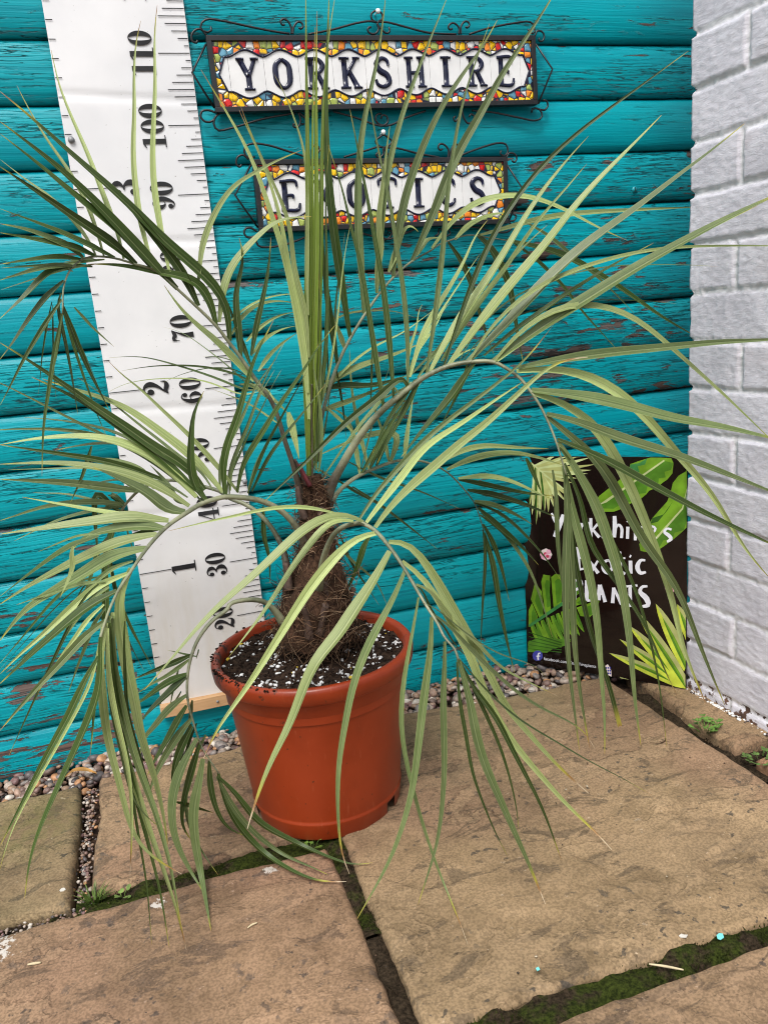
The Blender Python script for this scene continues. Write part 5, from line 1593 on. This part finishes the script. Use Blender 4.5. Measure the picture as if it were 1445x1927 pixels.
# the many thin leaflets half hidden among the large ones
rx = random.Random(17)
src = [l for l in LEAVES if l[0] > 3000 and not l[9]]
for _ in range(110):
    a0, fr, mt, P, wid, r0_, r1_, q_, tip, b_ = rx.choice(src[:int(len(src) * .62)] if rx.random() < .8 else src)
    off0 = Vector((rx.uniform(-.012, .012), rx.uniform(.0, .02), rx.uniform(-.012, .012)))
    off1 = Vector((rx.uniform(-.05, .05), rx.uniform(.0, .06), rx.uniform(-.05, .05)))
    k = rx.uniform(.35, .62); n = len(P); s = rx.uniform(.62, .98)
    P2 = [free(P[0] + (P[i] - P[0]) * s + off0 + off1 * (i / (n - 1))) for i in range(n)]
    if any((p.x > .52 and p.z < .46) or (-.04 < p.x < .27 and p.y < -.35 and p.z < .26) or (-.13 < p.x < .11 and p.z > .80) or (p.x > .1 and p.z > .98) for p in P2): continue
    LEAVES.append((a0 * k * .2, fr, LEAF[rx.choice('dmmml')], P2, [w_ * k for w_ in wid], rx.uniform(-.4, .4), rx.uniform(-.6, .6), rx.random(), .03, False))
LEAVES.sort(key=lambda l: -l[0])
for l in LEAVES[:100]:
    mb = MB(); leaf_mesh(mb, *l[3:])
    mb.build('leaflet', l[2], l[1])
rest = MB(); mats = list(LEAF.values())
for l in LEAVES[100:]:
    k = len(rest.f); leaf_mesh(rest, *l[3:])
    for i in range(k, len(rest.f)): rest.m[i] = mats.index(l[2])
tag(rest.build('small_leaflets', mats, palm), kind='stuff')

# trunk: swollen fibrous base, old leaf bases and loose brown fibre
TB = [at(598, 1200, -.311), at(592, 1160, -.311), at(592, 1110, -.311), at(596, 1050, -.311), at(594, 990, -.311), at(588, 935, -.311), at(585, 895, -.311)]
TR = [.054, .052, .044, .030, .024, .021, .015]
def mat_trunk():
    t = NT('palm_fibre')
    co = t.coords((1, 1, .35))
    n = t.noise(co, 190, 6, .7, .8); m = t.noise(t.coords(), 30, 4, .6)
    col = t.mix(t.step(n, .3, .7), (.014, .007, .0045), (.105, .056, .034))
    col = t.mix(t.math('MULTIPLY', t.step(m, .5, .68), .5), col, (.045, .030, .020))
    t.bump(n, 1.0, .004)
    return t.base(col, .9, .15)
M_TRUNK = mat_trunk()
mb = MB()
ax = spline(TB, 34); nseg = 40; rows = []
for i, c in enumerate(ax):
    q = i / 33 * 6; k = min(int(q), 5); r = TR[k] + (TR[k + 1] - TR[k]) * (q - k)
    rows.append([mb.vert(c + Vector((math.cos(6.28319 * j / nseg), math.sin(6.28319 * j / nseg), 0)) * r * (1 + .22 * noise.noise(Vector((math.cos(6.28319 * j / nseg) * 2, math.sin(6.28319 * j / nseg) * 2, c.z * 26))) + .10 * noise.noise(Vector((j * .9, i * .9, 3))))) for j in range(nseg)])
for a, b in zip(rows, rows[1:]):
    for j in range(nseg):
        k = (j + 1) % nseg
        mb.face((a[j], a[k], b[k], b[j]))
mb.face(rows[-1])
trunk = mb.build('trunk', M_TRUNK, palm)
# cut leaf bases clasping the trunk
M_SHEATH = plain('old_leaf_base', (.075, .047, .036), .7, .3, .4, 90)
M_RED = plain('red_leaf_base', (.105, .014, .018), .5, .4, .4, 90)
mb = MB()
for (pts, y0, y1, r0, r1) in (
    ('M830,430 M780,340 M735,240', -.333, -.327, .0062, .0045), ('M960,1480 M950,1350 M940,1230', -.350, -.352, .018, .011), ('M1040,1460 M1030,1360 M1010,1240', -.338, -.335, .014, .006),
    ('M1100,1500 M1150,1400 M1200,1290', -.31, -.30, .010, .005),
    ('M780,700 M740,560 M720,430', -.325, -.325, .011, .006), ('M900,800 M905,690 M920,600', -.325, -.33, .012, .008),
    ('M650,1300 M640,1180 M620,1080', -.325, -.325, .012, .007), ('M900,1600 M930,1500 M960,1430', -.362, -.368, .018, .009), ('M1050,1590 M1120,1500 M1170,1440', -.33, -.335, .015, .006), ('M820,1640 M800,1540 M760,1440', -.365, -.37, .014, .006),
    ('M800,420 M760,330 M700,200', -.322, -.322, .007, .003)):
    pp = trace(pts)
    if r0 > .0125: y0 += .014; y1 += .008; pp[0] = (pp[0][0], pp[0][1] + 14)
    P = [at(u, v, y0 + (y1 - y0) * i / (len(pp) - 1)) for i, (u, v) in enumerate(pp)]
    mb = MB(); mb.tube(spline(P, 14), [r0 + (r1 - r0) * i / 13 for i in range(14)], 10, 0, True, .55)
    mb.build('leaf_base', M_RED if r0 == .0062 else M_SHEATH, palm)
M_HAIR = mat_tint('loose_fibre', .85, .3, 200, .15)
mb = MB(); rf = random.Random(9)
for q in range(2600):
    h = rf.random() ** 1.5
    c = ax[int(h * 33)]; k = min(int(h * 6), 5); r = TR[k] + (TR[k + 1] - TR[k]) * (h * 6 - k)
    a = rf.uniform(0, 6.283)
    p = c + Vector((math.cos(a), math.sin(a), 0)) * r * rf.uniform(.92, 1.12)
    outw = Vector((math.cos(a), math.sin(a), 0)); tang = Vector((-math.sin(a), math.cos(a), 0)) * rf.choice((-1, 1))
    L = rf.uniform(.010, .042) * (1.15 if h < .35 else .8)
    d = (tang * rf.uniform(.3, 1.0) + outw * rf.uniform(.0, .55) + Vector((0, 0, rf.uniform(-.8, .7)))).normalized()
    curl = (outw * rf.uniform(-1.2, .3) + Vector((0, 0, rf.uniform(-1.2, .6)))) * .9
    pts = [p]
    for s in range(5):
        d = (d + curl * .28 + Vector((rf.uniform(-.3, .3), rf.uniform(-.3, .3), rf.uniform(-.3, .3)))).normalized()
        pts.append(pts[-1] + d * L / 5)
    pts = [Vector((v.x, v.y, max(v.z, soil_z(v.x, v.y) + .001))) for v in pts]
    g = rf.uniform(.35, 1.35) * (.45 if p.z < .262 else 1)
    n0 = len(mb.f)
    mb.tube(pts, rf.uniform(.00022, .00055), 3, 0, False)
    cc = rf.choice(((.15, .085, .048), (.09, .048, .028), (.24, .16, .10), (.05, .028, .018)))
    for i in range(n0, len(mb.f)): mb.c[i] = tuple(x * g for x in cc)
tag(mb.build('loose_fibre', M_HAIR, palm), kind='stuff')

# ------------------------------------------------------------------ small things on the paving
def weed(name, label, cat, px, n, h, spread, col, style):
    c = on_ground(*px, -.008)
    r = random.Random(int(px[0]))
    m = plain(name + '_green', col, .5, .3, .35, 120)
    mb = MB()
    for i in range(n):
        a = r.uniform(0, 6.283); s = spread * math.sqrt(r.random())
        b = c + Vector((math.cos(a) * s * .5, math.sin(a) * s * .35, 0)); hh = h * r.uniform(.5, 1.1)
        d = Vector((math.cos(a) * r.uniform(.3, 1.2), math.sin(a) * r.uniform(.2, .9), 1)).normalized()
        if style == 'grass':
            w = .0011; sd = Vector((-d.y, d.x, 0)).normalized() * w
            p1 = b + d * hh * .55; p2 = b + d * hh + Vector((d.x, d.y, -.5)) * hh * .25
            v = [mb.vert(b - sd), mb.vert(b + sd), mb.vert(p1 + sd * .8), mb.vert(p1 - sd * .8), mb.vert(p2)]
            mb.face((v[0], v[1], v[2], v[3])); mb.face((v[3], v[2], v[4]))
        else:
            tp = b + d * hh
            mb.tube([b, (b + tp) / 2 + Vector((0, 0, .002)), tp], .00045, 4)
            for k in range(3 if style == 'herb' else 2):
                an = a + (k - 1) * 1.1; ld = Vector((math.cos(an), math.sin(an), r.uniform(.1, .5))).normalized()
                ll = r.uniform(.0045, .0085); sd = Vector((-ld.y, ld.x, .15)).normalized() * ll * .38
                q = [tp, tp + ld * ll * .35 + sd, tp + ld * ll * .8 + sd * .85, tp + ld * ll, tp + ld * ll * .8 - sd * .85, tp + ld * ll * .35 - sd]
                mb.face([mb.vert(x) for x in q])
    return tag(mb.build(name, m), label, cat)
weed('grass_tuft', 'small tuft of thin green grass in the joint between three slabs on the left', 'grass tuft', (178, 1700), 60, .026, .022, (.075, .12, .022), 'grass')
weed('seedling', 'tiny round leaved seedling in the mossy joint just right of the grass tuft', 'weed', (231, 1692), 5, .010, .006, (.14, .21, .05), 'seed')
weed('weed', 'low bright green weed in the dirt joint in front of the leaning sign board', 'weed', (1328, 1378), 26, .020, .026, (.10, .19, .035), 'herb')
weed('weed', 'creeping green weed at the right edge beside the reddish slab', 'weed', (1428, 1432), 18, .010, .045, (.075, .13, .03), 'herb')
weed('seedling', 'small green sprout at the foot of the terracotta pot', 'weed', (588, 1600), 10, .012, .012, (.10, .17, .03), 'seed')
def flake(name, label, cat, pts, z, th, mat, lift=0.0):
    mb = MB(); P = [on_ground(u, v, z) for u, v in pts]
    n = len(P)
    a = [mb.vert(p + Vector((0, 0, th + lift * math.sin(3.1 * i / n)))) for i, p in enumerate(P)]; b = [mb.vert(p) for p in P]
    mb.face(a, 0, None, False)
    for i in range(n):
        k = (i + 1) % n; mb.face((a[i], b[i], b[k], a[k]), 0, None, False)
    return tag(mb.build(name, mat), label, cat)
flake('paint_flake', 'pale turquoise chip of paint on the slab edge at the right', 'paint flake', [(1348, 1762), (1353, 1758), (1360, 1759), (1362, 1766), (1356, 1770), (1350, 1768)], .001, .001, plain('turquoise_chip', (.18, .62, .60), .5))
flake('paint_flake', 'ragged white chip of paint left of the turquoise chip', 'paint flake', [(1277, 1763), (1282, 1759), (1287, 1761), (1294, 1761), (1291, 1766), (1281, 1766)], .001, .001, plain('white_chip', (.52, .49, .44), .7))
flake('paint_flake', 'tiny turquoise crumb of paint near the front of the big slab', 'paint flake', [(1008, 1824), (1013, 1821), (1016, 1826), (1011, 1829)], .001, .0008, bpy.data.materials['turquoise_chip'])
flake('paint_flake', 'oval white fleck of paint on the front edge of the left slab', 'paint flake', [(112, 1677), (116, 1673), (121, 1672), (124, 1675), (120, 1678), (114, 1679)], .001, .0008, bpy.data.materials['white_chip'])
M_STRAW = plain('straw', (.50, .42, .27), .7, .2)
def stalk(name, label, cat, pts, r, mat):
    mb = MB(); mb.tube(spline([on_ground(u, v, .0025) for u, v in pts], 10), [r * (.7 + .6 * math.sin(3.1 * i / 9)) for i in range(10)], 6)
    return tag(mb.build(name, mat), label, cat)
stalk('straw', 'pale straw lying across the mossy joint at lower right', 'straw', [(1221, 1815), (1250, 1819), (1286, 1826)], .0011, M_STRAW)
stalk('husk', 'short pale husk lying on the front left slab', 'husk', [(52, 1816), (64, 1814), (77, 1812)], .0013, M_STRAW)
stalk('husk', 'small curled straw on the slab below the hanging leaf tips', 'husk', [(466, 1747), (474, 1741), (484, 1737)], .0010, M_STRAW)
M_TWIG = plain('twig', (.06, .035, .02), .8, .2)
stalk('twig', 'thin dark curved twig on the big slab in front of the sign board', 'twig', [(1223, 1398), (1240, 1399), (1252, 1394), (1251, 1389)], .0006, M_TWIG)
M_DEAD = plain('dead_leaf_brown', (.33, .17, .05), .6, .3, .35, 70)
mb = MB(); P = [on_ground(u, v, .006) for u, v in ((122, 1466), (140, 1454), (160, 1453), (182, 1458))]
Q = spline(P, 12); ids = []
for i, p in enumerate(Q):
    w = .0065 * math.sin(math.pi * (i + .35) / 12.2)
    ids.append([mb.vert(p + Vector((0, w, .003 + w * .3))), mb.vert(p + Vector((0, 0, .001 + .004 * math.sin(i / 3)))), mb.vert(p + Vector((0, -w, .002 + w * .5)))])
for a, b in zip(ids, ids[1:]):
    mb.face((a[0], a[1], b[1], b[0])); mb.face((a[1], a[2], b[2], b[1]))
tag(mb.build('dead_leaf', M_DEAD), 'dry curled orange brown leaf on the pebbles at the left', 'leaf')
# specks of grit and wood lying about
mb = MB(); rg = random.Random(21)
for _ in range(230):
    x, y = rg.uniform(-.45, .74), rg.uniform(-1.0, -.12)
    if .0 < x < .23 and y > -.43: continue
    pebble(mb, (x, y, .0008), rg.uniform(.0006, .0017), rg.choice(((.03, .02, .015), (.05, .035, .02), (.4, .34, .25), (.09, .05, .03))), 0)
tag(mb.build('grit', M_PEBBLE), 'scattered specks of grit and soil on the stone slabs', 'grit', kind='stuff')
mb = MB()
for _ in range(150):                 # old paint and mortar dribbled along the foot of the brick wall
    s = rg.uniform(.02, .15) if rg.random() < .7 else rg.uniform(.0, .2)
    p = BO + BD * s + BN * rg.uniform(.001, .009)
    pebble(mb, (p.x, p.y, .0003), rg.uniform(.0007, .0026), (.62, .61, .60) if rg.random() < .75 else (.05, .03, .025), 1)
tag(mb.build('paint_crumbs', M_PEBBLE), 'white paint crumbs along the foot of the brick wall', 'crumbs', kind='stuff')
